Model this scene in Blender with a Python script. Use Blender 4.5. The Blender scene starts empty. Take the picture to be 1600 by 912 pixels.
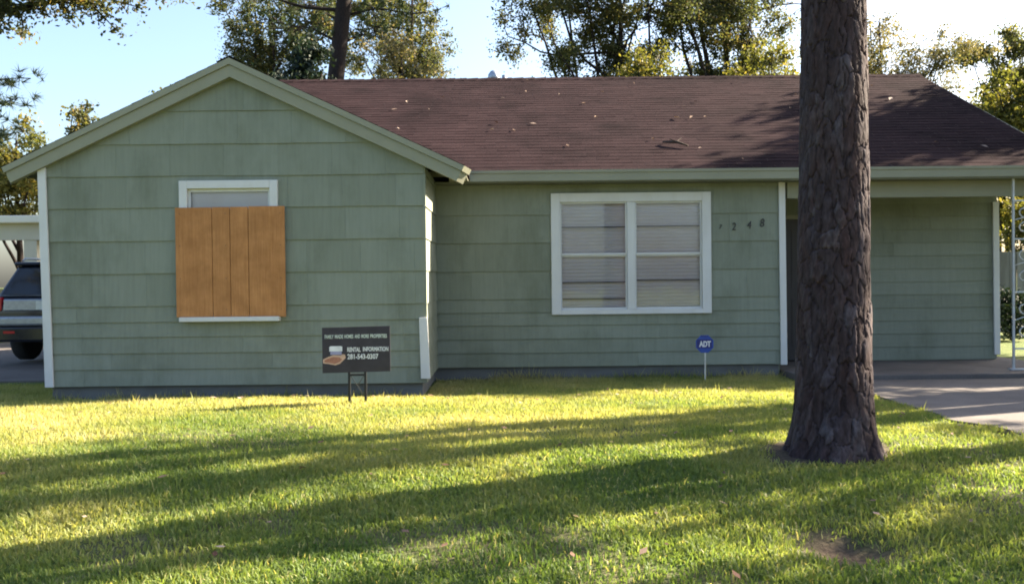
import bpy, bmesh, math, random
import numpy as np
from mathutils import Vector, Matrix, Euler

# ------------------------------------------------------------------ camera, sky, sun, exposure
scene = bpy.context.scene
COL = scene.collection
R = math.radians

cam_data = bpy.data.cameras.new('camera')
cam_data.sensor_width = 36.0
cam_data.lens = 31.5
cam_data.clip_start = 0.05
cam_data.clip_end = 2000
cam = bpy.data.objects.new('camera', cam_data)
COL.objects.link(cam)
CAM_Z = 1.30
cam.matrix_world = (Matrix.Translation((0, 0, CAM_Z)) @ Matrix.Rotation(R(-0.41), 4, 'Z')
                    @ Matrix.Rotation(R(90 - 0.78), 4, 'X') @ Matrix.Rotation(R(-0.62), 4, 'Z'))
scene.camera = cam

SUN_EL, SUN_AZ = 30.0, 68.5          # azimuth measured from +Y (view direction) towards +X
world = bpy.data.worlds.new('World')
scene.world = world
world.use_nodes = True
wn = world.node_tree
for n in list(wn.nodes):
    wn.nodes.remove(n)
wo = wn.nodes.new('ShaderNodeOutputWorld')
bg = wn.nodes.new('ShaderNodeBackground')
sky = wn.nodes.new('ShaderNodeTexSky')
sky.sky_type = 'NISHITA'
sky.sun_disc = False
sky.sun_elevation = R(SUN_EL)
sky.sun_rotation = R(SUN_AZ)
sky.air_density = 1.0
sky.dust_density = 3.0
sky.ozone_density = 2.0
bg.inputs['Strength'].default_value = 0.055
wn.links.new(sky.outputs[0], bg.inputs['Color'])
wn.links.new(bg.outputs[0], wo.inputs['Surface'])

tosun = Vector((math.cos(R(SUN_EL)) * math.sin(R(SUN_AZ)), math.cos(R(SUN_EL)) * math.cos(R(SUN_AZ)), math.sin(R(SUN_EL))))
sl = bpy.data.lights.new('sun', 'SUN')
sl.energy = 5.0
sl.angle = R(0.55)
sl.color = (1.0, 0.86, 0.66)
sun = bpy.data.objects.new('sun', sl)
COL.objects.link(sun)
sun.rotation_euler = tosun.to_track_quat('Z', 'Y').to_euler()
sun.location = (20, 8, 15)

scene.view_settings.view_transform = 'Standard'
scene.view_settings.look = 'None'
scene.view_settings.gamma = 1.0
scene.view_settings.exposure = 2.83
scene.render.engine = 'CYCLES'
scene.cycles.filter_width = 1.9
scene.cycles.max_bounces = 6
scene.cycles.transparent_max_bounces = 12
scene.cycles.caustics_reflective = False
scene.cycles.caustics_refractive = False

rng = np.random.default_rng(7)
random.seed(7)

# ------------------------------------------------------------------ noise helpers
def _hash2(ix, iy, s):
    h = (ix.astype(np.int64) * 374761393 + iy.astype(np.int64) * 668265263 + s * 974634777) & 0xFFFFFFFF
    h = ((h ^ (h >> 13)) * 1274126177) & 0xFFFFFFFF
    h = (h ^ (h >> 16)) & 0xFFFFFFFF
    return h / 4294967295.0

def vnoise(x, y, s=0):
    x = np.asarray(x, float); y = np.asarray(y, float)
    ix = np.floor(x); iy = np.floor(y)
    fx = x - ix; fy = y - iy
    fx = fx * fx * (3 - 2 * fx); fy = fy * fy * (3 - 2 * fy)
    a = _hash2(ix, iy, s); b = _hash2(ix + 1, iy, s); c = _hash2(ix, iy + 1, s); d = _hash2(ix + 1, iy + 1, s)
    return (a * (1 - fx) + b * fx) * (1 - fy) + (c * (1 - fx) + d * fx) * fy

def fbm(x, y, s=0, o=3):
    v = 0; a = 0.5; t = 0
    for k in range(o):
        v = v + a * vnoise(x * 2 ** k, y * 2 ** k, s + k * 17); t += a; a *= 0.5
    return v / t

def sstep(a, b, x):
    t = np.clip((x - a) / (b - a), 0, 1)
    return t * t * (3 - 2 * t)

# ------------------------------------------------------------------ materials
MATS = {}

def new_mat(name):
    m = bpy.data.materials.new(name)
    m.use_nodes = True
    nt = m.node_tree
    b = nt.nodes['Principled BSDF']
    return m, nt, b

def N(nt, typ, **kw):
    n = nt.nodes.new(typ)
    for k, v in kw.items():
        setattr(n, k, v)
    return n

def mapping(nt, scale=(1, 1, 1), coord='Object'):
    mp = N(nt, 'ShaderNodeMapping')
    mp.inputs['Scale'].default_value = scale
    if coord == 'World':
        ge = N(nt, 'ShaderNodeNewGeometry')
        nt.links.new(ge.outputs['Position'], mp.inputs['Vector'])
    else:
        tc = N(nt, 'ShaderNodeTexCoord')
        nt.links.new(tc.outputs[coord], mp.inputs['Vector'])
    return mp

def noise(nt, vec, scale, detail=4, rough=0.55):
    n = N(nt, 'ShaderNodeTexNoise')
    n.inputs['Scale'].default_value = scale
    n.inputs['Detail'].default_value = detail
    n.inputs['Roughness'].default_value = rough
    if vec is not None:
        nt.links.new(vec, n.inputs['Vector'])
    return n

def ramp(nt, fac, stops):
    r = N(nt, 'ShaderNodeValToRGB')
    els = r.color_ramp.elements
    while len(els) < len(stops):
        els.new(0.5)
    for e, (p, c) in zip(els, stops):
        e.position = p
        e.color = (*c, 1)
    nt.links.new(fac, r.inputs['Fac'])
    return r

def mixc(nt, a, b, fac, mode='MIX'):
    m = N(nt, 'ShaderNodeMix')
    m.data_type = 'RGBA'; m.blend_type = mode
    for sock, v in ((m.inputs[0], fac), (m.inputs[6], a), (m.inputs[7], b)):
        if hasattr(v, 'is_linked'):
            nt.links.new(v, sock)
        elif isinstance(v, (tuple, list)):
            sock.default_value = (*v, 1)
        else:
            sock.default_value = v
    return m.outputs[2]

def bump(nt, h, b, strength=0.3, dist=0.01):
    bp = N(nt, 'ShaderNodeBump')
    bp.inputs['Strength'].default_value = strength
    bp.inputs['Distance'].default_value = dist
    nt.links.new(h, bp.inputs['Height'])
    nt.links.new(bp.outputs['Normal'], b.inputs['Normal'])

def painted(name, col, rough=0.6, dirt=(0.25, 0.24, 0.2), amount=0.25, scale=3.0, streak=(1, 1, 1), spec=0.3, bscale=60, bstr=0.15, rnd=0.0):
    m, nt, b = new_mat(name)
    mp = mapping(nt, streak)
    n1 = noise(nt, mp.outputs[0], scale, 6, 0.6)
    r = ramp(nt, n1.outputs['Fac'], [(0.42, (0, 0, 0)), (0.75, (1, 1, 1))])
    mm = N(nt, 'ShaderNodeMath', operation='MULTIPLY'); mm.inputs[1].default_value = amount
    nt.links.new(r.outputs['Color'], mm.inputs[0])
    c = mixc(nt, col, dirt, mm.outputs[0])
    if rnd:
        oi = N(nt, 'ShaderNodeObjectInfo')
        rr = ramp(nt, oi.outputs['Random'], [(0, (1 - rnd,) * 3), (1, (1 + rnd * 0.6, 1 + rnd * 0.6, 1 + rnd * 0.6))])
        c = mixc(nt, c, rr.outputs['Color'], 1.0, 'MULTIPLY')
    nt.links.new(c, b.inputs['Base Color'])
    b.inputs['Roughness'].default_value = rough
    b.inputs['Specular IOR Level'].default_value = spec
    n2 = noise(nt, mp.outputs[0], bscale, 3)
    bump(nt, n2.outputs['Fac'], b, bstr, 0.004)
    MATS[name] = m
    return m

def simple(name, col, rough=0.5, metal=0.0, spec=0.5, var=0.12, scale=20):
    m, nt, b = new_mat(name)
    mp = mapping(nt)
    n1 = noise(nt, mp.outputs[0], scale, 4)
    r = ramp(nt, n1.outputs['Fac'], [(0.3, tuple(c * (1 - var) for c in col)), (0.7, tuple(min(1, c * (1 + var)) for c in col))])
    nt.links.new(r.outputs['Color'], b.inputs['Base Color'])
    b.inputs['Roughness'].default_value = rough
    b.inputs['Metallic'].default_value = metal
    b.inputs['Specular IOR Level'].default_value = spec
    MATS[name] = m
    return m


m, nt, b = new_mat('siding')        # old combed shingle siding: paint worn in vertical streaks, broad stains
mp = mapping(nt, (22, 22, 0.9), 'World')
n1 = noise(nt, mp.outputs[0], 1.6, 5, 0.65)
mpb = mapping(nt, (1, 1, 0.6), 'World')
n2 = noise(nt, mpb.outputs[0], 1.5, 5, 0.65)
r1 = ramp(nt, n1.outputs['Fac'], [(0.28, (0.197, 0.214, 0.170)), (0.55, (0.217, 0.238, 0.190)), (0.80, (0.232, 0.252, 0.203))])
r2 = ramp(nt, n2.outputs['Fac'], [(0.33, (0.80, 0.80, 0.76)), (0.5, (1.0, 1.0, 1.0)), (0.72, (1.08, 1.07, 1.08))])
c = mixc(nt, r1.outputs['Color'], r2.outputs['Color'], 1.0, 'MULTIPLY')
oi = N(nt, 'ShaderNodeObjectInfo')
rr = ramp(nt, oi.outputs['Random'], [(0, (0.92, 0.92, 0.90)), (1, (1.05, 1.05, 1.06))])
c = mixc(nt, c, rr.outputs['Color'], 1.0, 'MULTIPLY')
mpc = mapping(nt, (1, 1, 1), 'World')
n4 = noise(nt, mpc.outputs[0], 34, 3, 0.6)
r4 = ramp(nt, n4.outputs['Fac'], [(0.70, (0, 0, 0)), (0.76, (1, 1, 1))])
mm = N(nt, 'ShaderNodeMath', operation='MULTIPLY'); mm.inputs[1].default_value = 0.35
nt.links.new(r4.outputs['Color'], mm.inputs[0])
c = mixc(nt, c, (0.13, 0.125, 0.10), mm.outputs[0])
nt.links.new(c, b.inputs['Base Color'])
b.inputs['Roughness'].default_value = 0.78
b.inputs['Specular IOR Level'].default_value = 0.2
bump(nt, n1.outputs['Fac'], b, 0.25, 0.003)
MATS['siding'] = m
painted('siding_trim', (0.25, 0.25, 0.185), 0.6, (0.17, 0.17, 0.115), 0.35, 2.0, (1, 1, 1), 0.3)
painted('white_trim', (0.60, 0.60, 0.595), 0.55, (0.45, 0.43, 0.38), 0.35, 2.5, (2, 2, 0.7), 0.35)
painted('foundation', (0.145, 0.15, 0.152), 0.9, (0.09, 0.085, 0.08), 0.6, 3.0, (1, 1, 2), 0.2, 40, 0.4)
painted('soffit', (0.16, 0.165, 0.12), 0.75, (0.12, 0.11, 0.08), 0.5, 2.0)
painted('dark_door', (0.045, 0.04, 0.042), 0.5, (0.03, 0.025, 0.02), 0.4, 2.0)
painted('iron_white', (0.50, 0.52, 0.53), 0.6, (0.3, 0.22, 0.15), 0.4, 12)
painted('shade_cloth', (0.66, 0.61, 0.64), 0.85, (0.55, 0.44, 0.46), 0.6, 1.4, (1, 1, 0.6), 0.1, 90, 0.1)
simple('black_metal', (0.018, 0.018, 0.02), 0.5, 0.3)
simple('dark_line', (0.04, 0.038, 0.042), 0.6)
simple('rubber', (0.018, 0.018, 0.018), 0.85)
simple('wheel_alloy', (0.45, 0.45, 0.46), 0.35, 0.9)
simple('galvanised', (0.34, 0.38, 0.44), 0.45, 0.6)
simple('car_paint', (0.012, 0.014, 0.022), 0.18, 0.0, 0.6)
simple('car_glass', (0.010, 0.012, 0.016), 0.06, 0.0, 0.7)
simple('car_trim_sheen', (0.34, 0.36, 0.39), 0.28, 0.55)  # roof rail trim, also stands in for reflected light on tailgate and bumper
simple('tail_red', (0.45, 0.012, 0.02), 0.2, 0.0, 0.6)
simple('plate', (0.62, 0.62, 0.55), 0.4)
simple('sign_black', (0.034, 0.027, 0.036), 0.45, 0, 0.4, 0.25, 8)
simple('print_white', (0.72, 0.70, 0.70), 0.5)
simple('print_pale', (0.62, 0.66, 0.58), 0.5)
simple('print_lilac', (0.30, 0.28, 0.42), 0.5)
simple('print_skin', (0.36, 0.15, 0.095), 0.5, 0, 0.4, 0.25, 60)
simple('print_skin_light', (0.55, 0.34, 0.24), 0.5)
simple('sign_blue', (0.010, 0.055, 0.30), 0.35, 0, 0.5)
simple('sign_navy', (0.006, 0.016, 0.15), 0.35)
simple('stake', (0.55, 0.56, 0.55), 0.4, 0.3)
simple('digit_black', (0.02, 0.02, 0.022), 0.5)
painted('beige_wall', (0.52, 0.49, 0.40), 0.8, (0.35, 0.32, 0.26), 0.4, 1.0)
painted('pale_roof', (0.72, 0.69, 0.60), 0.7, (0.5, 0.45, 0.36), 0.4, 1.2)
painted('fence_grey', (0.20, 0.21, 0.23), 0.9, (0.11, 0.11, 0.11), 0.6, 2.0, (6, 6, 0.6), 0.1, 60, 0.3, 0.2)
simple('twig', (0.045, 0.03, 0.022), 0.9)

# plywood
m, nt, b = new_mat('plywood')
mp = mapping(nt, (34, 34, 1.3))
n1 = noise(nt, mp.outputs[0], 2.0, 6, 0.7)
mp2 = mapping(nt, (1, 1, 1))
n2 = noise(nt, mp2.outputs[0], 5.5, 4, 0.6)
r1 = ramp(nt, n1.outputs['Fac'], [(0.3, (0.36, 0.158, 0.058)), (0.7, (0.49, 0.232, 0.090))])
r2 = ramp(nt, n2.outputs['Fac'], [(0.35, (0.85, 0.82, 0.78)), (0.7, (1.10, 1.10, 1.08))])
c = mixc(nt, r1.outputs['Color'], r2.outputs['Color'], 1.0, 'MULTIPLY')
oi = N(nt, 'ShaderNodeObjectInfo')
rr = ramp(nt, oi.outputs['Random'], [(0, (0.9, 0.9, 0.9)), (1, (1.06, 1.06, 1.06))])
c = mixc(nt, c, rr.outputs['Color'], 1.0, 'MULTIPLY')
nt.links.new(c, b.inputs['Base Color'])
b.inputs['Roughness'].default_value = 0.8
b.inputs['Specular IOR Level'].default_value = 0.2
bump(nt, n1.outputs['Fac'], b, 0.3, 0.003)
MATS['plywood'] = m

# asphalt roof shingles, tint per tab
m, nt, b = new_mat('roof_shingle')
at = N(nt, 'ShaderNodeAttribute', attribute_name='tint')
r1 = ramp(nt, at.outputs['Fac'], [(0.0, (0.0215, 0.0145, 0.0165)), (0.5, (0.0262, 0.0178, 0.0200)), (1.0, (0.032, 0.0220, 0.0245))])
mp = mapping(nt)
n2 = noise(nt, mp.outputs[0], 160, 2)
r2 = ramp(nt, n2.outputs['Fac'], [(0.35, (0.75, 0.75, 0.75)), (0.7, (1.25, 1.22, 1.22))])
n3 = noise(nt, mp.outputs[0], 1.1, 6, 0.7)
r3 = ramp(nt, n3.outputs['Fac'], [(0.33, (0.66, 0.68, 0.68)), (0.5, (1.0, 0.97, 0.96)), (0.68, (1.22, 1.15, 1.12))])
c = mixc(nt, r1.outputs['Color'], r2.outputs['Color'], 1.0, 'MULTIPLY')
c = mixc(nt, c, r3.outputs['Color'], 1.0, 'MULTIPLY')
nt.links.new(c, b.inputs['Base Color'])
b.inputs['Roughness'].default_value = 1.0
b.inputs['Specular IOR Level'].default_value = 0.02
bump(nt, n2.outputs['Fac'], b, 0.5, 0.004)
MATS['roof_shingle'] = m

# window glass
m, nt, b = new_mat('window_glass')
out = nt.nodes['Material Output']
gl = N(nt, 'ShaderNodeBsdfGlossy'); gl.inputs['Roughness'].default_value = 0.03
tr = N(nt, 'ShaderNodeBsdfTransparent')
fr = N(nt, 'ShaderNodeFresnel'); fr.inputs['IOR'].default_value = 1.5
ad = N(nt, 'ShaderNodeMath', operation='ADD'); ad.inputs[1].default_value = 0.0
nt.links.new(fr.outputs[0], ad.inputs[0])
mx = N(nt, 'ShaderNodeMixShader')
nt.links.new(ad.outputs[0], mx.inputs[0]); nt.links.new(tr.outputs[0], mx.inputs[1]); nt.links.new(gl.outputs[0], mx.inputs[2])
mpg = mapping(nt); ng = noise(nt, mpg.outputs[0], 3.0, 2)
bp = N(nt, 'ShaderNodeBump'); bp.inputs['Strength'].default_value = 0.05; bp.inputs['Distance'].default_value = 0.02
nt.links.new(ng.outputs['Fac'], bp.inputs['Height']); nt.links.new(bp.outputs[0], gl.inputs['Normal'])
nt.links.new(mx.outputs[0], out.inputs['Surface'])
nt.nodes.remove(b)
MATS['window_glass'] = m

def leafmat(name, stops, trans=0.4, rough=0.6):
    m, nt, b = new_mat(name)
    out = nt.nodes['Material Output']
    at = N(nt, 'ShaderNodeAttribute', attribute_name='tint')
    r1 = ramp(nt, at.outputs['Fac'], stops)
    nt.links.new(r1.outputs['Color'], b.inputs['Base Color'])
    b.inputs['Roughness'].default_value = rough
    b.inputs['Specular IOR Level'].default_value = 0.25
    t = N(nt, 'ShaderNodeBsdfTranslucent')
    br = mixc(nt, r1.outputs['Color'], (1.5, 1.45, 0.7), 1.0, 'MULTIPLY')
    nt.links.new(br, t.inputs['Color'])
    mx = N(nt, 'ShaderNodeMixShader'); mx.inputs[0].default_value = trans
    nt.links.new(b.outputs[0], mx.inputs[1]); nt.links.new(t.outputs[0], mx.inputs[2])
    nt.links.new(mx.outputs[0], out.inputs['Surface'])
    MATS[name] = m
    return m

leafmat('grass', [(0.0, (0.075, 0.128, 0.036)), (0.35, (0.145, 0.198, 0.056)), (0.7, (0.265, 0.275, 0.098)), (1.0, (0.41, 0.37, 0.18))], 0.45, 0.55)
leafmat('leaf_oak', [(0.0, (0.030, 0.042, 0.030)), (0.5, (0.062, 0.072, 0.036)), (0.85, (0.13, 0.115, 0.045)), (1.0, (0.20, 0.13, 0.07))], 0.5)
leafmat('leaf_yellow', [(0.0, (0.05, 0.062, 0.020)), (0.5, (0.105, 0.108, 0.030)), (1.0, (0.20, 0.16, 0.045))], 0.45)
leafmat('leaf_dark', [(0.0, (0.010, 0.020, 0.015)), (0.6, (0.018, 0.032, 0.020)), (1.0, (0.04, 0.055, 0.024))], 0.15)
leafmat('leaf_pale', [(0.0, (0.06, 0.07, 0.04)), (0.5, (0.115, 0.105, 0.06)), (1.0, (0.20, 0.16, 0.10))], 0.4)
leafmat('needle', [(0.0, (0.026, 0.042, 0.024)), (0.6, (0.055, 0.080, 0.036)), (1.0, (0.13, 0.125, 0.055))], 0.25)
leafmat('dead_leaf', [(0.0, (0.07, 0.03, 0.018)), (0.5, (0.20, 0.13, 0.09)), (1.0, (0.48, 0.38, 0.32))], 0.1, 0.8)

def barkmat(name, a, bcol, cc):
    m, nt, b = new_mat(name)
    at = N(nt, 'ShaderNodeAttribute', attribute_name='tint')
    r1 = ramp(nt, at.outputs['Fac'], [(0.0, a), (0.5, bcol), (1.0, cc)])
    mp = mapping(nt, (1, 1, 0.35))
    n1 = noise(nt, mp.outputs[0], 42, 5, 0.65)
    r2 = ramp(nt, n1.outputs['Fac'], [(0.3, (0.55, 0.53, 0.53)), (0.5, (1.0, 0.97, 0.97)), (0.72, (1.55, 1.5, 1.52))])
    c = mixc(nt, r1.outputs['Color'], r2.outputs['Color'], 1.0, 'MULTIPLY')
    n3 = noise(nt, mp.outputs[0], 9, 5, 0.65)
    r3 = ramp(nt, n3.outputs['Fac'], [(0.34, (1.10, 0.92, 0.88)), (0.5, (1.0, 1.0, 1.02)), (0.66, (1.18, 1.26, 1.42))])
    c = mixc(nt, c, r3.outputs['Color'], 1.0, 'MULTIPLY')
    nt.links.new(c, b.inputs['Base Color'])
    b.inputs['Roughness'].default_value = 0.9
    b.inputs['Specular IOR Level'].default_value = 0.2
    bump(nt, n1.outputs['Fac'], b, 0.6, 0.008)
    MATS[name] = m
barkmat('bark_pine', (0.028, 0.0185, 0.019), (0.042, 0.031, 0.033), (0.076, 0.066, 0.071))
barkmat('bark_dark', (0.020, 0.016, 0.016), (0.030, 0.024, 0.022), (0.045, 0.036, 0.032))

# ground
m, nt, b = new_mat('turf_soil')
at = N(nt, 'ShaderNodeAttribute', attribute_name='dirt')
mp = mapping(nt)
n1 = noise(nt, mp.outputs[0], 2.2, 6, 0.65)
r1 = ramp(nt, n1.outputs['Fac'], [(0.3, (0.065, 0.10, 0.030)), (0.55, (0.11, 0.14, 0.048)), (0.75, (0.17, 0.15, 0.08))])
n2 = noise(nt, mp.outputs[0], 45, 4, 0.7)
r2 = ramp(nt, n2.outputs['Fac'], [(0.3, (0.6, 0.6, 0.6)), (0.7, (1.3, 1.3, 1.3))])
c = mixc(nt, r1.outputs['Color'], r2.outputs['Color'], 1.0, 'MULTIPLY')
r3 = ramp(nt, n2.outputs['Fac'], [(0.3, (0.05, 0.038, 0.028)), (0.7, (0.115, 0.085, 0.062))])
c = mixc(nt, c, r3.outputs['Color'], at.outputs['Fac'])
nt.links.new(c, b.inputs['Base Color'])
b.inputs['Roughness'].default_value = 0.95
b.inputs['Specular IOR Level'].default_value = 0.1
bump(nt, n2.outputs['Fac'], b, 0.7, 0.02)
MATS['turf_soil'] = m

m, nt, b = new_mat('concrete')
mp = mapping(nt)
n1 = noise(nt, mp.outputs[0], 1.3, 6, 0.65)
r1 = ramp(nt, n1.outputs['Fac'], [(0.3, (0.10, 0.088, 0.083)), (0.7, (0.165, 0.146, 0.136))])
n2 = noise(nt, mp.outputs[0], 70, 3, 0.7)
r2 = ramp(nt, n2.outputs['Fac'], [(0.3, (0.8, 0.8, 0.8)), (0.7, (1.12, 1.12, 1.12))])
c = mixc(nt, r1.outputs['Color'], r2.outputs['Color'], 1.0, 'MULTIPLY')
nt.links.new(c, b.inputs['Base Color'])
b.inputs['Roughness'].default_value = 0.9
b.inputs['Specular IOR Level'].default_value = 0.2
bump(nt, n2.outputs['Fac'], b, 0.4, 0.006)
MATS['concrete'] = m

# ------------------------------------------------------------------ object helpers
def link(o, parent=None, label=None, cat=None, group=None, kind=None):
    COL.objects.link(o)
    if parent is not None:
        o.parent = parent
        if parent.type == 'EMPTY':
            o.matrix_parent_inverse = Matrix.Translation(parent.location).inverted()
    return tag(o, label, cat, group, kind)

def tag(o, label=None, cat=None, group=None, kind=None):
    if label: o['label'] = label
    if cat: o['category'] = cat
    if group: o['group'] = group
    if kind: o['kind'] = kind
    return o

def root(name, loc, label, cat, group=None):
    e = bpy.data.objects.new(name, None)
    e.location = loc
    e.empty_display_size = 0.2
    return link(e, None, label, cat, group)

class MB:
    """collects shapes in world coordinates into one mesh"""
    def __init__(self):
        self.v = []; self.f = []
    def add(self, vs, fs):
        o = len(self.v)
        self.v += [tuple(p) for p in vs]
        self.f += [tuple(i + o for i in f) for f in fs]
        return self
    def box(self, x0, x1, y0, y1, z0, z1):
        vs = [(x0, y0, z0), (x1, y0, z0), (x1, y1, z0), (x0, y1, z0), (x0, y0, z1), (x1, y0, z1), (x1, y1, z1), (x0, y1, z1)]
        return self.add(vs, [(0, 3, 2, 1), (4, 5, 6, 7), (0, 1, 5, 4), (1, 2, 6, 5), (2, 3, 7, 6), (3, 0, 4, 7)])
    def prism(self, a, b):
        """two matching polygons (lists of points) joined by sides"""
        n = len(a)
        fs = [tuple(range(n - 1, -1, -1)), tuple(range(n, 2 * n))]
        for i in range(n):
            j = (i + 1) % n
            fs.append((i, j, n + j, n + i))
        return self.add(list(a) + list(b), fs)
    def tube(self, pts, rad, seg=8, caps=True):
        pts = [Vector(p) for p in pts]
        if not hasattr(rad, '__len__'):
            rad = [rad] * len(pts)
        rings = []
        up = Vector((0.31, 0.17, 0.93)).normalized()
        for i, p in enumerate(pts):
            d = (pts[min(i + 1, len(pts) - 1)] - pts[max(i - 1, 0)])
            if d.length < 1e-9: d = Vector((0, 0, 1))
            d.normalize()
            ref = up if abs(d.dot(up)) < 0.95 else Vector((1, 0, 0))
            u = d.cross(ref).normalized(); w = d.cross(u)
            rings.append([p + (u * math.cos(2 * math.pi * k / seg) + w * math.sin(2 * math.pi * k / seg)) * rad[i] for k in range(seg)])
        vs = [q for r_ in rings for q in r_]
        fs = []
        for i in range(len(pts) - 1):
            for k in range(seg):
                a = i * seg + k; b2 = i * seg + (k + 1) % seg
                fs.append((a, b2, b2 + seg, a + seg))
        if caps:
            fs.append(tuple(range(seg - 1, -1, -1)))
            fs.append(tuple((len(pts) - 1) * seg + k for k in range(seg)))
        return self.add(vs, fs)
    def build(self, name, mat, parent=None, smooth=False, bevel=0, **kw):
        me = bpy.data.meshes.new(name)
        me.from_pydata(self.v, [], self.f)
        me.materials.append(MATS[mat])
        if smooth:
            me.shade_smooth()
        me.update()
        o = bpy.data.objects.new(name, me)
        link(o, parent, **kw)
        if bevel:
            md = o.modifiers.new('bevel', 'BEVEL'); md.width = bevel; md.segments = 2; md.limit_method = 'ANGLE'
        return o

def np_mesh(name, verts, faces_list, mat, tint=None, smooth=False):
    """verts (n,3); faces_list = list of int arrays (m,k); tint per vertex"""
    me = bpy.data.meshes.new(name)
    nv = len(verts)
    me.vertices.add(nv)
    me.vertices.foreach_set('co', np.asarray(verts, np.float32).ravel())
    loops = np.concatenate([f.ravel() for f in faces_list]).astype(np.int32)
    sizes = np.concatenate([np.full(len(f), f.shape[1], np.int32) for f in faces_list])
    starts = np.concatenate([[0], np.cumsum(sizes)[:-1]]).astype(np.int32)
    me.loops.add(len(loops)); me.loops.foreach_set('vertex_index', loops)
    me.polygons.add(len(sizes))
    me.polygons.foreach_set('loop_start', starts)
    me.polygons.foreach_set('loop_total', sizes)
    me.polygons.foreach_set('use_smooth', np.full(len(sizes), bool(smooth)))
    me.update(calc_edges=True)
    if tint is not None:
        a = me.attributes.new('tint', 'FLOAT', 'POINT')
        a.data.foreach_set('value', np.asarray(tint, np.float32))
    me.materials.append(MATS[mat])
    return me

def text_mesh(name, s, size, loc, mat, parent, rot=(math.pi / 2, 0, 0), width=None, extrude=0.001, align='LEFT', height=None, shear=0.0, bold=0.0):
    cu = bpy.data.curves.new(name, 'FONT')
    cu.body = s; cu.size = size; cu.extrude = extrude; cu.align_x = align; cu.shear = shear; cu.offset = bold
    cu.resolution_u = 3
    tmp = bpy.data.objects.new(name + '_tmp', cu)
    COL.objects.link(tmp)
    dg = bpy.context.evaluated_depsgraph_get(); dg.update()
    me = bpy.data.meshes.new_from_object(tmp.evaluated_get(dg))
    bpy.data.objects.remove(tmp); bpy.data.curves.remove(cu)
    xs = [v.co.x for v in me.vertices]; ys = [v.co.y for v in me.vertices]
    sx = sy = 1.0
    if width: sx = width / (max(xs) - min(xs))
    if height: sy = height / (max(ys) - min(ys))
    x0 = min(xs) if align == 'LEFT' else 0
    M = Matrix.Translation(loc) @ Euler(rot).to_matrix().to_4x4()
    for v in me.vertices:
        v.co = M @ Vector(((v.co.x - x0) * sx, (v.co.y - min(ys)) * sy, v.co.z))
    me.materials.clear(); me.materials.append(MATS[mat])
    o = bpy.data.objects.new(name, me)
    return link(o, parent)

# ------------------------------------------------------------------ terrain
_L = ([-200, -20, 0, 4, 6, 8.3, 9.2, 10.0, 11, 300], [-.5, -.5, -.28, 0.0, .12, .145, .09, -.02, -.03, -.03])
_Rr = ([-200, -20, 0, 4, 6, 9, 10, 11.2, 12, 300], [-.5, -.5, -.28, 0.0, .12, .09, .05, -.02, -.03, -.03])
def ground_z(x, y):
    x = np.asarray(x, float); y = np.asarray(y, float)
    l = np.interp(y, *_L); r = np.interp(y, *_Rr)
    l = l - 0.10 * sstep(-4.2, -7.5, x) * sstep(11, 9, y) * sstep(4, 8, y)
    t = sstep(-1.2, 1.4, x)
    z = l * (1 - t) + r * t
    z = z + (fbm(x * .7, y * .7, 5) - .5) * .035 * sstep(13, 9, y) * sstep(-8, 2, y) * (1 - sstep(3.2, 3.9, x) * sstep(7.6, 7, x))
    # worn hollow in the turf
    z = z - 0.085 * np.exp(-(((x - 1.60) / .20) ** 2 + ((y - 4.30) / .16) ** 2))
    return z
TREE = (2.185, 5.97)

def axis(lo, hi, f0, f1, fine, coarse_n=14):
    a = np.arange(f0, f1 + 1e-6, fine)
    l = f0 - np.geomspace(fine * 1.5, f0 - lo, coarse_n)
    r = f1 + np.geomspace(fine * 1.5, hi - f1, coarse_n)
    return np.concatenate([l[::-1], a, r])
gx = axis(-260, 260, -9, 10, .11); gy = axis(-120, 420, 2.4, 13, .11)
GX, GY = np.meshgrid(gx, gy)
GZ = ground_z(GX, GY)
on_drive = (GX > 3.75) & (GX < 7.15) & (GY < 11) & (GY > -15)
GZ = np.where(on_drive, GZ - .03, GZ)
nx, ny = len(gx), len(gy)
idx = np.arange(nx * ny).reshape(ny, nx)
quads = np.stack([idx[:-1, :-1], idx[:-1, 1:], idx[1:, 1:], idx[1:, :-1]], -1).reshape(-1, 4)
me = np_mesh('ground', np.stack([GX, GY, GZ], -1).reshape(-1, 3), [quads], 'turf_soil', smooth=True)
def dirt_mask(x, y):
    nz = fbm(x * 5, y * 5, 31)
    a = np.exp(-(((x - 1.60) / .27) ** 2 + ((y - 4.27) / .30) ** 2)) * (0.8 + nz)
    d = np.hypot((x - TREE[0]) / 1.15, (y - TREE[1]))
    a2 = sstep(.60, .30, d + (nz - .5) * .45 + .12 * sstep(TREE[1], TREE[1] - .5, y))
    a3 = sstep(.62, .70, fbm(x * 1.1 + 9, y * 1.6, 77)) * .55 * sstep(8.5, 6.5, y)
    a4 = sstep(.30, .0, np.abs(x - 3.72)) * sstep(.45, .6, nz) * .8
    return np.clip(np.maximum(np.maximum(a, a2), np.maximum(a3, a4)), 0, 1)
a = me.attributes.new('dirt', 'FLOAT', 'POINT')
a.data.foreach_set('value', dirt_mask(GX, GY).ravel().astype(np.float32))
o = bpy.data.objects.new('ground', me)
link(o, kind='structure')

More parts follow.
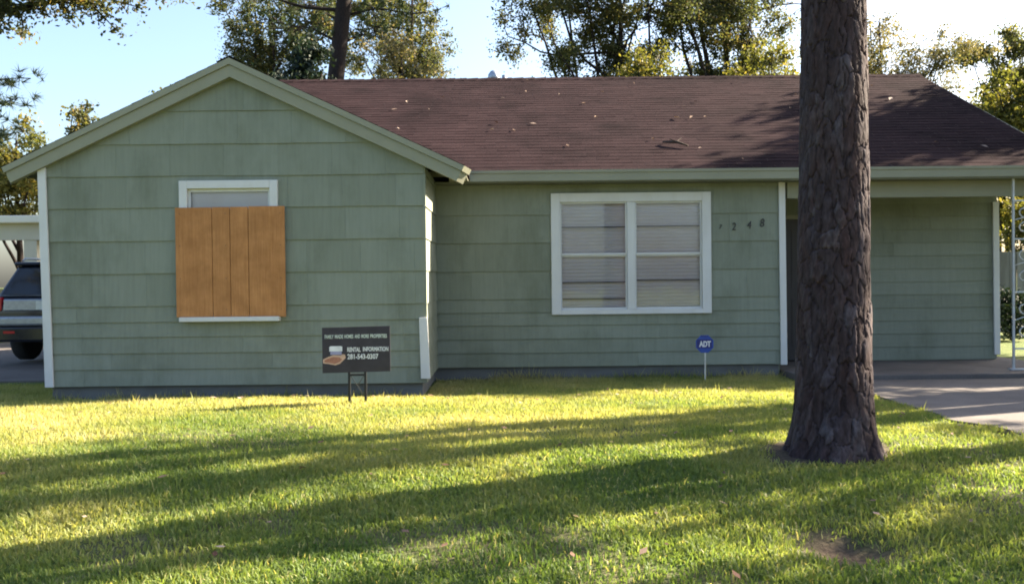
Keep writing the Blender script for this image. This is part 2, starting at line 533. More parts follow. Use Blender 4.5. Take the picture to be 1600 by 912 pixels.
def sheet(name, x0, x1, y0, y1, dz, mat, nxs, nys, edge=0.0, zf=ground_z, thick=.09):
    xs = np.linspace(x0, x1, nxs); ys = np.linspace(y0, y1, nys)
    X, Y = np.meshgrid(xs, ys)
    if edge:
        wob = (fbm(Y[:, 0] * 2.2, Y[:, 0] * 0 + 3.3, 9) - .5) * edge
        X[:, 0] += wob; X[:, 1] += wob * .3
    Z = zf(X, Y) + dz
    V = np.stack([X, Y, Z], -1).reshape(-1, 3)
    id_ = np.arange(nxs * nys).reshape(nys, nxs)
    q = np.stack([id_[:-1, :-1], id_[:-1, 1:], id_[1:, 1:], id_[1:, :-1]], -1).reshape(-1, 4)
    # skirt
    rim = np.concatenate([id_[0, :], id_[1:, -1], id_[-1, -2::-1], id_[-2:0:-1, 0]])
    V2 = V[rim].copy(); V2[:, 2] -= thick
    k = len(V) + np.arange(len(rim))
    s = np.stack([rim, k, np.roll(k, -1), np.roll(rim, -1)], -1)
    me = np_mesh(name, np.concatenate([V, V2]), [q, s], mat, smooth=False)
    o = bpy.data.objects.new(name, me)
    return link(o, kind='structure')
sheet('driveway', 3.70, 7.3, -8, 11.2, .016, 'concrete', 20, 160, .35)
sheet('road', -120, 120, -14, -8, .02, 'concrete', 40, 6)
MB().box(3.70, 7.5, 11.21, 16.2, -.1, .055).build('carport_slab', 'concrete', kind='structure', bevel=.012)
sheet('neighbour_driveway', -11.5, -6.3, 12.3, 30, .02, 'concrete', 8, 12)

# ------------------------------------------------------------------ house
GYF, MYF, CYF = 10.20, 11.90, 13.10           # gable, main and carport wall faces
GX0, GX1, GXA = -5.22, -.92, -3.07            # gable wall edges, apex
MX1 = 3.68
SL = .47
house = root('house', (1.0, 12.0, 0), 'sage green single storey house with brown shingle roof and a boarded front window', 'house')

ROWS = [.15, .335, .52, .70, .87, 1.05, 1.42, 1.79, 2.16, 2.52, 2.88, 3.25, 3.62]

def clip_half(poly, a, b, c):
    """keep a*u+b*z<=c"""
    out = []
    n = len(poly)
    for i in range(n):
        p, q = poly[i], poly[(i + 1) % n]
        dp = a * p[0] + b * p[1] - c; dq = a * q[0] + b * q[1] - c
        if dp <= 0: out.append(p)
        if (dp < 0 < dq) or (dq < 0 < dp):
            t = dp / (dp - dq)
            out.append((p[0] + (q[0] - p[0]) * t, p[1] + (q[1] - p[1]) * t))
    return out

_shared = {}
def shingle(poly, z0, z1, place, parent, key=None, origin=(0, 0)):
    """wedge shaped siding piece; poly in wall coordinates (u, z); place(u, out, z) -> world"""
    def outw(z):
        t = (z - z0) / max(z1 - z0, 1e-6)
        return .019 * (1 - t) + .004 * t
    if key is not None and key in _shared:
        me = _shared[key]
    else:
        loc = [(u - origin[0], z - origin[1]) for u, z in poly]
        oz = place(0, 0, 0)
        fr = [tuple(Vector(place(u, outw(z + origin[1]), z)) - Vector(oz)) for u, z in loc]
        bk = [tuple(Vector(place(u, -.006, z)) - Vector(oz)) for u, z in loc]
        n = len(fr)
        fs = [tuple(range(n))] + [(i, n + i, n + (i + 1) % n, (i + 1) % n) for i in range(n)]
        me = bpy.data.meshes.new('shingle')
        me.from_pydata(fr + bk, [], fs)
        me.materials.append(MATS['siding'])
        if key is not None: _shared[key] = me
    o = bpy.data.objects.new('shingle', me)
    o.location = place(origin[0], 0, origin[1])
    link(o, parent)
    return o

def clad(parent, u0, u1, rows, place, wname, holes=(), halfplanes=(), pwid=.61, seed=1, ztop=None):
    rr = random.Random(seed)
    for ri in range(len(rows) - 1):
        z0, z1 = rows[ri], rows[ri + 1]
        pw = pwid if z1 - z0 > .3 else max(pwid, 1.83)
        if ztop is not None:
            if z0 >= ztop: break
            z1c = min(z1, ztop)
        else:
            z1c = z1
        off = rr.uniform(-pw, 0)
        u = u0 + off
        while u < u1:
            a, b_ = max(u, u0), min(u + pw, u1)
            if b_ - a > .02:
                dz = rr.uniform(-.003, .0025)
                rects = [(a + .0008, b_ - .0008, z0 + dz - .006, z1c)]
                for (h0, h1, k0, k1) in holes:
                    nr = []
                    for (p, q, s, t) in rects:
                        if q <= h0 or p >= h1 or t <= k0 or s >= k1:
                            nr.append((p, q, s, t)); continue
                        if p < h0: nr.append((p, h0, s, t))
                        if q > h1: nr.append((h1, q, s, t))
                        pp, qq = max(p, h0), min(q, h1)
                        if s < k0: nr.append((pp, qq, s, k0))
                        if t > k1: nr.append((pp, qq, k1, t))
                    rects = nr
                for (p, q, s, t) in rects:
                    poly = [(p, s), (q, s), (q, t), (p, t)]
                    for hp in halfplanes:
                        poly = clip_half(poly, *hp)
                        if len(poly) < 3: break
                    if len(poly) < 3: continue
                    full = abs((q - p) - (pw - .0016)) < 1e-4 and len(rects) == 1 and not halfplanes and z1c == z1
                    shingle(poly, z0, z1, place, parent, (wname, ri) if full else None, (p, s) if full else (a, z0))
            u += pw

def face_front(y):
    return lambda u, out, z: (u, y - out, z)
def face_right(x):
    return lambda u, out, z: (x + out, u, z)
def face_left(x):
    return lambda u, out, z: (x - out, -u, z)

# wall bodies
BW = (-3.60, -2.64, .92, 2.38)      # boarded window opening
PW = (.70, 2.64, .885, 2.33)        # picture window opening
APEX_W = 3.80 - .06
def zroof(x): return APEX_W - SL * abs(x - GXA)
w = MB()
ye, yb = GYF, GYF + .12
ze = zroof(GX0)
w.box(GX0, BW[0], ye, yb, .145, ze - .1).box(BW[1], GX1, ye, yb, .145, ze - .1).box(BW[0], BW[1], ye, yb, .145, BW[2]).box(BW[0], BW[1], ye, yb, BW[3], ze - .1)
pg = [(GX0, ze - .1), (GX1, ze - .1), (GX1, zroof(GX1) - .03), (GXA, APEX_W - .03), (GX0, ze - .03)]
w.prism([(x, ye, z) for x, z in pg], [(x, yb, z) for x, z in pg])
gw = w.build('gable_wall', 'siding', house)
hp = [(SL, 1, APEX_W + SL * GXA), (-SL, 1, APEX_W - SL * GXA)]
hole = (BW[0] - .005, BW[1] + .005, BW[2] - .005, BW[3] + .005)
clad(gw, GX0, GX1, ROWS, face_front(GYF), 'g', [hole], hp, seed=4)

mw = MB().box(GX1, PW[0], MYF, MYF + .12, .145, 2.56).box(PW[1], MX1, MYF, MYF + .12, .145, 2.56).box(PW[0], PW[1], MYF, MYF + .12, .145, PW[2]).box(PW[0], PW[1], MYF, MYF + .12, PW[3], 2.56).build('main_wall', 'siding', house)
hole = (PW[0] - .005, PW[1] + .005, PW[2] - .005, PW[3] + .005)
clad(mw, GX1 + .0, MX1 - .0, ROWS, face_front(MYF), 'm', [hole], pwid=1.22, seed=9, ztop=2.555)

sw = MB().box(GX1 - .12, GX1, GYF + .121, MYF - .001, .145, 2.62).build('return_wall', 'siding', house)
clad(sw, GYF - .012, MYF - .022, ROWS, face_right(GX1), 's', seed=12, ztop=2.6)

CROWS = [.075 + .19 * i for i in range(14)]
cw = MB().box(4.62, 7.2, CYF, CYF + .12, .055, 2.5).box(MX1 - .12, 3.72, CYF, CYF + .12, .055, 2.5).box(3.72, 4.62, CYF, CYF + .12, 2.16, 2.5).build('carport_wall', 'siding', house)
clad(cw, 4.66, 7.2, CROWS, face_front(CYF), 'c', pwid=2.44, seed=15, ztop=2.49)
# remaining outer walls
MB().box(MX1 - .12, MX1, MYF + .121, CYF - .001, .0, 2.5).build('return_wall', 'siding', house)
lw = MB().box(GX0, GX0 + .12, GYF + .121, 20.2, 0, 2.6).build('side_wall', 'siding', house)
clad(lw, -20.2, -(GYF - .012), ROWS[:9], face_left(GX0), 'l', seed=19, ztop=2.4)
MB().box(GX0 + .12, 7.2, 20.08, 20.2, 0, 2.6).box(7.08, 7.2, CYF + .121, 20.079, .0, 2.5).build('rear_wall', 'siding', house)
# gable ends of the main roof (triangles above the side walls)
for xa, xb in ((GX0, GX0 + .1), (7.21, 7.30)):
    t = [(11.9, 2.52), (20.1, 2.52), (16.0, 4.52)]
    MB().prism([(xa, y, z) for y, z in t], [(xb, y, z) for y, z in t]).build('end_gable', 'siding', house)
# foundation
MB().box(GX0 + .04, GX1 - .04, GYF + .05, 20.0, -.35, .16).box(GX1 - .04, MX1 - .04, MYF + .05, 20.01, -.35, .16).build('foundation', 'foundation', house)

# dark carport door
d = MB().box(3.735, 4.605, CYF + .02, CYF + .06, .075, 2.14).build('door', 'dark_door', house)
dp = MB()
for z0, z1 in ((.3, 1.0), (1.12, 1.98)):
    for x0 in (3.84, 4.2):
        dp.box(x0, x0 + .3, CYF + .012, CYF + .019, z0, z1)
dp.build('door_panel', 'dark_door', d)
MB().tube([(4.53, CYF + .02, 1.02), (4.53, CYF - .05, 1.02)], [.03, .025], 10).build('door_knob', 'galvanised', d, True)
MB().box(4.606, 4.66, CYF - .022, CYF + .1, .056, 2.2).box(3.69, 3.734, CYF - .022, CYF + .1, .056, 2.2).box(3.735, 4.605, CYF - .022, CYF + .1, 2.141, 2.2).build('door_frame', 'siding_trim', d)

# corner boards
def quadboard(xa0, xa1, xb0, xb1, y0, y1, z0, z1, mat='white_trim'):
    a_ = [(xa0, y0, z0), (xa1, y0, z0), (xa1, y1, z0), (xa0, y1, z0)]
    b_ = [(xb0, y0, z1), (xb1, y0, z1), (xb1, y1, z1), (xb0, y1, z1)]
    return MB().prism(a_[::1], b_).build('corner_board', mat, house, bevel=.004)
quadboard(GX0 - .00, GX0 + .095, GX0 - .045, GX0 + .045, GYF - .05, GYF - .022, .14, zroof(GX0) - .06)
quadboard(GX1 - .05, GX1 + .055, GX1 - .065, GX1 + .030, GYF - .05, GYF - .022, .19, .885)
quadboard(MX1 - .035, MX1 + .05, MX1 - .05, MX1 + .035, MYF - .052, MYF - .022, .135, 2.56)
quadboard(7.15, 7.235, 7.13, 7.22, CYF - .052, CYF - .022, .13, 2.36)

# metal corner caps on the courses of the gable's right corner
for z0, z1 in zip(ROWS[4:9], ROWS[5:10]):
    MB().box(GX1 - .006, GX1 + .024, GYF - .0235, GYF - .0205, z0 - .008, z1 - .012).build('corner_cap', 'siding', house)

# ---- boarded window
yf = GYF - .02
wf = MB()
x0, x1, z0, z1 = BW
wf.box(x0 - .075, x0 + .015, yf - .035, yf + .06, z0, z1 + .075).box(x1 - .015, x1 + .075, yf - .035, yf + .06, z0, z1 + .075)
wf.box(x0 + .0155, x1 - .0155, yf - .035, yf + .06, z1 - .015, z1 + .075)
win = wf.build('window', 'white_trim', house, bevel=.005)
MB().box(x0 - .078, x1 + .085, yf - .085, yf + .05, z0 - .055, z0 - .003).build('sill', 'white_trim', win, bevel=.006)
MB().box(x0 + .016, x0 + .045, yf + .012, yf + .05, z0, z1 - .016).box(x1 - .045, x1 - .016, yf + .012, yf + .05, z0, z1 - .016).box(x0 + .0455, x1 - .0455, yf + .012, yf + .05, z1 - .05, z1 - .016).build('sash', 'white_trim', win)
MB().box(x0 + .046, x1 - .046, yf + .03, yf + .034, z0 + .01, z1 - .051).build('pane', 'window_glass', win)
MB().box(x0 + .017, x1 - .017, yf + .062, yf + .066, z0 + .005, z1 - .017).build('curtain', 'shade_cloth', win)
px = [-3.712, -3.300, -3.098, -2.892, -2.482]
zb = [.918, .915, .917, .913]; zt = [2.150, 2.153, 2.154, 2.158]
pl = MB().box(px[0] + .02, px[-1] - .02, yf - .042, yf - .0365, .94, 2.13).build('plywood_panel', 'plywood', house)
for i in range(4):
    g0 = px[i] + (.0035 if i else 0); g1 = px[i + 1] - (.0035 if i < 3 else 0)
    MB().box(g0, g1, yf - .056, yf - .0425, zb[i], zt[i]).build('plank', 'plywood', pl, bevel=.002)
nl = MB()
for xx in (px[0] + .05, px[2] - .05, px[-1] - .05):
    for zz in (1.0, 1.35, 1.72, 2.08):
        nl.tube([(xx, yf - .058, zz), (xx, yf - .055, zz)], .005, 6)
nl.build('nail_head', 'dark_line', pl, kind='stuff')

# ---- picture window
yf = MYF - .02
x0, x1, z0, z1 = PW
wf = MB()
wf.box(x0 - .09, x0 + .03, yf - .035, yf + .06, z0 - .055, z1 + .105).box(x1 - .03, x1 + .09, yf - .035, yf + .06, z0 - .055, z1 + .105)
wf.box(x0 + .0305, x1 - .0305, yf - .035, yf + .06, z1 - .015, z1 + .105).box(x0 + .0305, x1 - .0305, yf - .035, yf + .06, z0 - .055, z0 + .01)
win = wf.build('window', 'white_trim', house, bevel=.005)
xm = (x0 + x1) / 2
MB().box(xm - .052, xm + .052, yf - .025, yf + .058, z0 + .0105, z1 - .0155).build('mullion', 'white_trim', win, bevel=.005)
zr = 1.615
shade_lines = [(x0 + .031, xm - .053, [1.985, 1.255, 1.035]), (xm + .053, x1 - .031, [1.99, 1.275])]
for (a0, a1, lines) in shade_lines:
    for (k0, k1, yy) in ((zr + .0, z1 - .016, yf - .003), (z0 + .011, zr - .001, yf + .018)):
        fr_ = MB()
        fr_.box(a0, a0 + .022, yy, yy + .02, k0, k1).box(a1 - .022, a1, yy, yy + .02, k0, k1)
        fr_.box(a0 + .0225, a1 - .0225, yy, yy + .02, k0, k0 + .024).box(a0 + .0225, a1 - .0225, yy, yy + .02, k1 - .02, k1)
        s_ = fr_.build('sash', 'white_trim', win)
        MB().box(a0 + .0226, a1 - .0226, yy + .008, yy + .012, k0 + .0245, k1 - .0205).build('pane', 'window_glass', win)
    for zz in lines:
        yy = yf - .003 if zz > zr else yf + .018
        MB().box(a0 + .023, a1 - .023, yy + .013, yy + .022, zz - .007, zz + .007).build('muntin', 'dark_line', win)
    # roller shade behind the glass, with slight waves
    V = []; F = []
    nu, nz_ = 24, 61
    for j in range(nz_):
        for i in range(nu):
            u = a0 + (a1 - a0) * i / (nu - 1); zz = z0 + .04 + (z1 - z0 - .05) * j / (nz_ - 1)
            V.append((u, yf + .075 + .010 * math.sin(u * 14 + 1.5 * math.sin(zz * 3)) + .006 * math.sin(zz * 9 + u * 3) + (.004 if j % 2 else -.004), zz))
    for j in range(nz_ - 1):
        for i in range(nu - 1):
            k = j * nu + i
            F.append((k, k + 1, k + nu + 1, k + nu))
    MB().add(V, F).build('pleated_shade', 'shade_cloth', win, False)
# dark panels added behind both windows so no light leaks
MB().box(BW[0] - .1, BW[1] + .1, GYF + .1205, GYF + .16, BW[2] - .1, BW[3] + .1).box(PW[0] - .1, PW[1] + .1, MYF + .1205, MYF + .16, PW[2] - .1, PW[3] + .1).build('light_block', 'dark_line', house)

# ---- house numbers
for ch, xx, zz, hh in (('7', 2.845, 1.945, .055), ('2', 3.01, 1.925, .10), ('4', 3.215, 1.945, .10), ('8', 3.385, 1.965, .11)):
    text_mesh('house_number', ch, .14, (xx, MYF - .022, zz), 'digit_black', house, extrude=.004, height=hh, width=hh * (.55 if ch != '7' else .7), shear=.15)

# ------------------------------------------------------------------ roof
EY, EZ, RY, RZ = 11.56, 2.72, 16.0, 4.89        # main eave and ridge
RX0, RX1 = -5.5, 7.43
PT = (RZ - EZ) / (RY - EY)
roof = MB()
T = .09
sec = [(EY, EZ - T), (EY, EZ - .012), (RY, RZ - .012), (2 * RY - EY, EZ - .012), (2 * RY - EY, EZ - T), (RY, RZ - T)]
roof.prism([(RX0, y, z) for y, z in sec], [(RX1, y, z) for y, z in sec])
GEX, GEZ, GRZ = 2.61, 2.605, 3.832               # gable half span, eave and ridge height
GY0, GY1 = 10.10, 13.95
gs = (GRZ - GEZ) / GEX
T = .05
GL = .07
sec = [(GXA - GEX + GL, GEZ - T + GL * gs), (GXA - GEX + GL, GEZ - .012 + GL * gs), (GXA, GRZ - .012), (GXA + GEX, GEZ - .012), (GXA + GEX, GEZ - T), (GXA, GRZ - T)]
roof.prism([(x, GY0, z) for x, z in sec], [(x, GY1, z) for x, z in sec])
roof = roof.build('roof', 'soffit', house)

def tabs(origin, udir, vdir, ulen, vlen, seed, expo=.135, tw=.30, vmax=None):
    """overlapping shingle tabs as real thin slabs, one mesh"""
    r_ = np.random.default_rng(seed)
    o_ = np.array(origin, float); u_ = np.array(udir, float); v_ = np.array(vdir, float)
    u_ /= np.linalg.norm(u_); v_ /= np.linalg.norm(v_)
    n_ = np.cross(u_, v_); n_ /= np.linalg.norm(n_)
    if n_[2] < 0: n_ = -n_
    V = []; Q = []; Tn = []
    rows_ = int(math.ceil(vlen / expo))
    k = 0
    for i in range(rows_):
        v0 = i * expo; v1 = min(v0 + expo + .03, vlen)
        off = (i % 2) * tw / 2 + r_.uniform(-.02, .02)
        us = np.arange(-off, ulen, tw)
        rowt = r_.normal(0, .05)
        wob = r_.uniform(-.004, .004)
        for u0 in us:
            a_ = max(u0 + .0012, 0); b_ = min(u0 + tw - .0012, ulen)
            if b_ - a_ < .01: continue
            lift = .0045 + r_.uniform(-.001, .002)
            dv = r_.uniform(-.004, .004) + wob
            p = [o_ + u_ * a_ + v_ * (v0 + dv) + n_ * .0, o_ + u_ * b_ + v_ * (v0 + dv) + n_ * .0,
                 o_ + u_ * a_ + v_ * (v0 + dv) + n_ * lift, o_ + u_ * b_ + v_ * (v0 + dv) + n_ * (lift + r_.uniform(-.001, .002)),
                 o_ + u_ * a_ + v_ * v1 + n_ * .001, o_ + u_ * b_ + v_ * v1 + n_ * .001]
            V += p
            Q += [(k, k + 1, k + 3, k + 2), (k + 2, k + 3, k + 5, k + 4)]
            Tn += [float(np.clip(.5 + rowt + r_.normal(0, .15), 0, 1))] * 6
            k += 6
    return V, Q, Tn
allV, allQ, allT = [], [], []
def addtabs(*a, **k):
    global allV, allQ, allT
    V, Q, Tn = tabs(*a, **k)
    o_ = len(allV)
    allV += V; allQ += [tuple(i + o_ for i in q) for q in Q]; allT += Tn
ml = math.hypot(RY - EY, RZ - EZ)
addtabs((RX0, EY - .02, EZ - .012 - .02 * PT), (1, 0, 0), (0, RY - EY, RZ - EZ), RX1 - RX0, ml + .02, 3)
addtabs((RX1, 2 * RY - EY + .02, EZ - .012 - .02 * PT), (-1, 0, 0), (0, EY - RY, RZ - EZ), RX1 - RX0, ml + .02, 5, tw=.6)
glen = math.hypot(GEX, GRZ - GEZ)
addtabs((GXA + GEX + .02, GY0 - .02, GEZ - .012 - .02 * gs), (0, 1, 0), (-GEX, 0, GRZ - GEZ), GY1 - GY0 + .02, glen + .02, 6)
addtabs((GXA - GEX + GL - .02, GY1, GEZ - .012 + (GL - .02) * gs), (0, -1, 0), (GEX, 0, GRZ - GEZ), GY1 - GY0 + .02, glen + .02 - GL * 1.1, 8)
me = np_mesh('roof_shingles', np.array(allV), [np.array(allQ)], 'roof_shingle', np.array(allT))
link(bpy.data.objects.new('roof_shingles', me), roof, kind='stuff')
# ridge caps
cap = MB(); 
def ridgecap(p0, p1, side, drop, n, seed):
    r_ = random.Random(seed)
    V = []; Q = []; Tn = []
    p0 = Vector(p0); p1 = Vector(p1); s = Vector(side)
    for i in range(n):
        a_ = p0.lerp(p1, i / n); b_ = p0.lerp(p1, (i + 1.12) / n)
        k = len(V)
        for q, lift in ((a_, .018), (b_, .006)):
            for d_ in (-1, 0, 1):
                V.append(q + s * d_ * .14 + Vector((0, 0, lift - .012 + (-drop * .14 if d_ else 0) + r_.uniform(0, .003))))
        Q += [(k, k + 1, k + 4, k + 3), (k + 1, k + 2, k + 5, k + 4)]
        Tn += [r_.uniform(.2, .8)] * 6
    return V, Q, Tn
V1, Q1, T1 = ridgecap((RX1, RY, RZ), (RX0, RY, RZ), (0, 1, 0), PT, 64, 2)
V2, Q2, T2 = ridgecap((GXA, GY0 - .02, GRZ), (GXA, GY1, GRZ), (1, 0, 0), gs, 20, 4)
for V_, Q_, T_ in ((V1, Q1, T1), (V2, Q2, T2)):
    link(bpy.data.objects.new('ridge_cap', np_mesh('ridge_cap', np.array([tuple(v) for v in V_]), [np.array(Q_)], 'roof_shingle', np.array(T_))), roof)

# fascia along the main eave: lower board plus a narrow upper trim
MB().box(GXA + GEX - .25, RX1, EY - .022, EY + .0, EZ - .155, EZ - .052).build('fascia', 'siding_trim', roof)
MB().box(GXA + GEX - .25, RX1, EY - .036, EY + .0, EZ - .0515, EZ - .017).build('fascia_trim', 'siding_trim', roof)
MB().box(GX1 + .0, MX1, EY + .0005, MYF - .0005, EZ - .17, EZ - .156).build('soffit', 'soffit', roof)
MB().box(MX1, RX1, EY + .0005, CYF + .0, 2.545, 2.563).build('carport_ceiling', 'soffit', roof)
MB().box(MX1 + .06, RX1 - .05, EY + .27, EY + .38, 2.335, 2.5445).build('header_beam', 'siding_trim', house)
# main rake boards at both ends
for xa, xb in ((RX0 - .02, RX0), (RX1, RX1 + .02)):
    sec = [(EY - .02, EZ - .16), (EY - .02, EZ - .02), (RY, RZ - .02), (2 * RY - EY + .02, EZ - .02), (2 * RY - EY + .02, EZ - .16), (RY, RZ - .16)]
    MB().prism([(xa, y, z) for y, z in sec], [(xb, y, z) for y, z in sec]).build('rake_board', 'siding_trim', roof)

# gable rake boards: each a lower board and a proud upper strip, square cut and mitred at the tail
def rake(side):
    ux, uz = GEX * side, -(GRZ - GEZ)
    L = math.hypot(ux, uz); ux /= L; uz /= L
    nx_, nz_ = -uz * side * 1.0, ux * side      # normal in the plane, upward
    if nz_ < 0: nx_, nz_ = -nx_, -nz_
    def P(s, t, y):
        return (GXA + ux * s + nx_ * t, y, GRZ - .02 + uz * s + nz_ * t)
    def plank(t0, t1, y0, y1, tail0, tail1):
        # apex cut plumb: s such that x==GXA -> s = -nx*t/ux
        def s0(t): return -nx_ * t / ux
        a_ = [P(s0(t0), t0, y0), P(tail0, t0, y0), P(tail0, t1, y0), P(s0(t1), t1, y0)]
        b_ = [P(s0(t0), t0, y1), P(tail1, t0, y1), P(tail1, t1, y1), P(s0(t1), t1, y1)]
        return MB().prism(a_, b_) if side < 0 else MB().prism(a_[::-1], b_[::-1])
    yb_ = GYF - .024
    plank(-.185, -.062, yb_ - .075, yb_, L - .0 + (0 if side > 0 else -.075), L + (.075 if side > 0 else -.035)).build('rake_board', 'siding_trim', roof)
    plank(-.060, .004, yb_ - .098, yb_, L + .01 + (0 if side > 0 else -.075), L + (.095 if side > 0 else -.02)).build('rake_trim', 'siding_trim', roof)
rake(1); rake(-1)
# gable side fascias
for s in (1, -1):
    xx = GXA + s * (GEX - (0 if s > 0 else GL))
    MB().box(min(xx - s * .03, xx - s * .012), max(xx - s * .03, xx - s * .012), GYF + .0, (EY - .04 if s > 0 else 20.0), GEZ - .05, GEZ - .025).build('fascia', 'siding_trim', roof)
# roof vent behind the ridge
vp = MB().tube([(-.17, 16.35, 4.6), (-.17, 16.35, 4.96)], .06, 12)
vp.tube([(-.17, 16.35, 4.93), (-.17, 16.35, 4.96), (-.17, 16.35, 5.03), (-.17, 16.35, 5.09), (-.17, 16.35, 5.11)], [.10, .115, .105, .06, .012], 14)
vp.build('vent_pipe', 'galvanised', roof, True)
MB().tube([(.02, 16.5, 4.55), (.02, 16.5, 5.05)], .045, 10).build('vent_pipe', 'galvanised', roof, True)

# wrought iron carport post with scrolls
ip = MB()
py = 11.64
for xx in (6.62, 6.91):
    ip.box(xx, xx + .025, py, py + .025, .055, 2.5447)
for zz in (.32, 1.06, 1.75, 2.25):
    ip.box(6.6455, 6.9095, py + .005, py + .02, zz, zz + .02)
ip.box(6.58, 6.97, py - .03, py + .055, .0555, .07)
ip = ip.build('iron_post', 'iron_white', house)
def scroll(cx, cz, r0, flip, rot):
    pts = []
    for i in range(26):
        t = i / 25
        a_ = rot + flip * t * 3.6 * math.pi / 1.6
        r_ = r0 * (1 - .8 * t)
        pts.append((cx + r_ * math.cos(a_), py + .0125, cz + r_ * math.sin(a_)))
    MB().tube(pts, .009, 6).build('scroll', 'iron_white', ip, True)
for z0, z1 in ((.34, 1.06), (1.08, 1.75), (1.77, 2.25)):
    h = z1 - z0
    scroll(6.775, z0 + h * .27, min(.13, h * .26), 1, -math.pi / 2)
    scroll(6.775, z0 + h * .73, min(.13, h * .26), -1, math.pi / 2)
    MB().tube([(6.646, py + .0125, z0 + h * .5), (6.775, py + .0125, z0 + h * .56), (6.909, py + .0125, z0 + h * .5)], .008, 6).build('scroll', 'iron_white', ip, True)

# ------------------------------------------------------------------ trees
def make_leaves(cents, sig, n, size, seed, flat=.8, tspread=.16):
    r_ = np.random.default_rng(seed)
    cents = np.asarray(cents, float)
    ci = r_.integers(0, len(cents), n)
    ct = r_.uniform(.2, .75, len(cents))
    d = r_.normal(0, 1, (n, 3))
    d *= (np.abs(r_.normal(.55, .35, n)) / np.linalg.norm(d, axis=1))[:, None] * 1.3
    p = cents[ci] + d * sig * np.array([1, 1, flat])
    u = r_.normal(0, 1, (n, 3)); u /= np.linalg.norm(u, axis=1)[:, None]
    w_ = r_.normal(0, 1, (n, 3)); w_ -= (w_ * u).sum(1)[:, None] * u; w_ /= np.linalg.norm(w_, axis=1)[:, None]
    s = size * r_.uniform(.6, 1.35, n)[:, None]
    V = np.stack([p - u * s * .5, p + w_ * s * .28, p + u * s * .5, p - w_ * s * .28], 1).reshape(-1, 3)
    Q = np.arange(4 * n).reshape(n, 4)
    t = np.clip(ct[ci] + r_.normal(0, tspread, n), 0, 1)
    return V, Q, np.repeat(t, 4)

def make_needles(cents, n_per, length, seed, width=.012):
    r_ = np.random.default_rng(seed)
    cents = np.asarray(cents, float)
    m_ = len(cents)
    n = m_ * n_per
    p = np.repeat(cents, n_per, 0)
    ax = r_.normal(0, 1, (m_, 3)); ax[:, 2] = np.abs(ax[:, 2]) * .6; ax /= np.linalg.norm(ax, axis=1)[:, None]
    d = np.repeat(ax, n_per, 0) * .75 + r_.normal(0, .62, (n, 3)); d /= np.linalg.norm(d, axis=1)[:, None]
    s = np.cross(d, r_.normal(0, 1, (n, 3))); s /= np.linalg.norm(s, axis=1)[:, None]
    L = length * r_.uniform(.7, 1.2, n)[:, None]
    V = np.stack([p - s * width, p + s * width, p + d * L], 1).reshape(-1, 3)
    Q = np.arange(3 * n).reshape(n, 3)
    t = np.clip(np.repeat(r_.uniform(.2, .75, m_), n_per) + r_.normal(0, .15, n), 0, 1)
    return V, Q, np.repeat(t, 3)

def bent(p, q, n, wob, r_, sag=0.0):
    p = np.array(p, float); q = np.array(q, float)
    L = np.linalg.norm(q - p)
    out = []
    ph = r_.uniform(0, 6.28, 3)
    for i in range(n + 1):
        t = i / n
        o_ = np.array([math.sin(ph[0] + t * 5), math.sin(ph[1] + t * 4), math.sin(ph[2] + t * 6)]) * wob * L * math.sin(math.pi * t)
        o_[2] += sag * L * math.sin(math.pi * t)
        out.append(tuple(p + (q - p) * t + o_))
    return out

def broadleaf(name, label, x, y, top, crown, rad, nleaf, size, mat, seed, trunk_r=.16, limbs=9, subs=5, sig=.45, group='trees behind the house', lean=(0, 0), bark='bark_dark', cat='tree', zbase=None, flat=.8):
    """crown=(cx,cy,cz), rad=(rx,ry,rz)"""
    r_ = np.random.default_rng(seed)
    zb_ = float(ground_z(x, y)) - .1 if zbase is None else zbase
    t = root(name, (x, y, max(zb_, 0) if zbase is None else zb_), label, cat, group)
    top = min(top, crown[2] + rad[2] * .55)
    tp = bent((x, y, zb_), (x + lean[0], y + lean[1], top), 10, .012, r_)
    b_ = MB()
    b_.tube(tp, [trunk_r * (1.25 if i == 0 else 1) * (1 - .09 * i) for i in range(11)], 9)
    cents = []
    c = np.array(crown, float); rd = np.array(rad, float)
    for i in range(limbs):
        k = int(np.clip(3 + 7 * (i + .5) / limbs + r_.uniform(-1, 1), 3, 10))
        d = r_.normal(0, 1, 3); d[2] = d[2] * .9 + .1; d /= np.linalg.norm(d)
        e = c + d * rd * r_.uniform(.45, .8)
        lp = bent(tp[k], e, 6, .05, r_, -.04)
        r0 = trunk_r * (1 - .075 * k) * .5
        b_.tube(lp, [r0 * (1 - .11 * j) for j in range(7)], 6, False)
        for j in range(subs):
            s0 = lp[r_.integers(2, 7)]
            d2 = r_.normal(0, 1, 3); d2 /= np.linalg.norm(d2)
            e2 = np.array(s0) + d2 * rd * r_.uniform(.25, .5)
            q = (e2 - c) / rd; l = np.linalg.norm(q)
            if l > 1: e2 = c + q / l * rd * r_.uniform(.88, 1.02)
            sp = bent(s0, e2, 4, .06, r_)
            b_.tube(sp, [max(r0 * .35 * (1 - .18 * m_), .008) for m_ in range(5)], 5, False)
            cents += [sp[3], sp[4]]
            if r_.random() < .6: cents.append(tuple(np.array(sp[4]) + r_.normal(0, .35, 3) * rd * .25))
    b_.build('trunk', bark, t, True)
    V, Q, tn = make_leaves(cents, sig, nleaf, size, seed + 50, flat)
    me = np_mesh('crown', V, [Q], mat, tn)
    link(bpy.data.objects.new('crown', me), t)
    return t

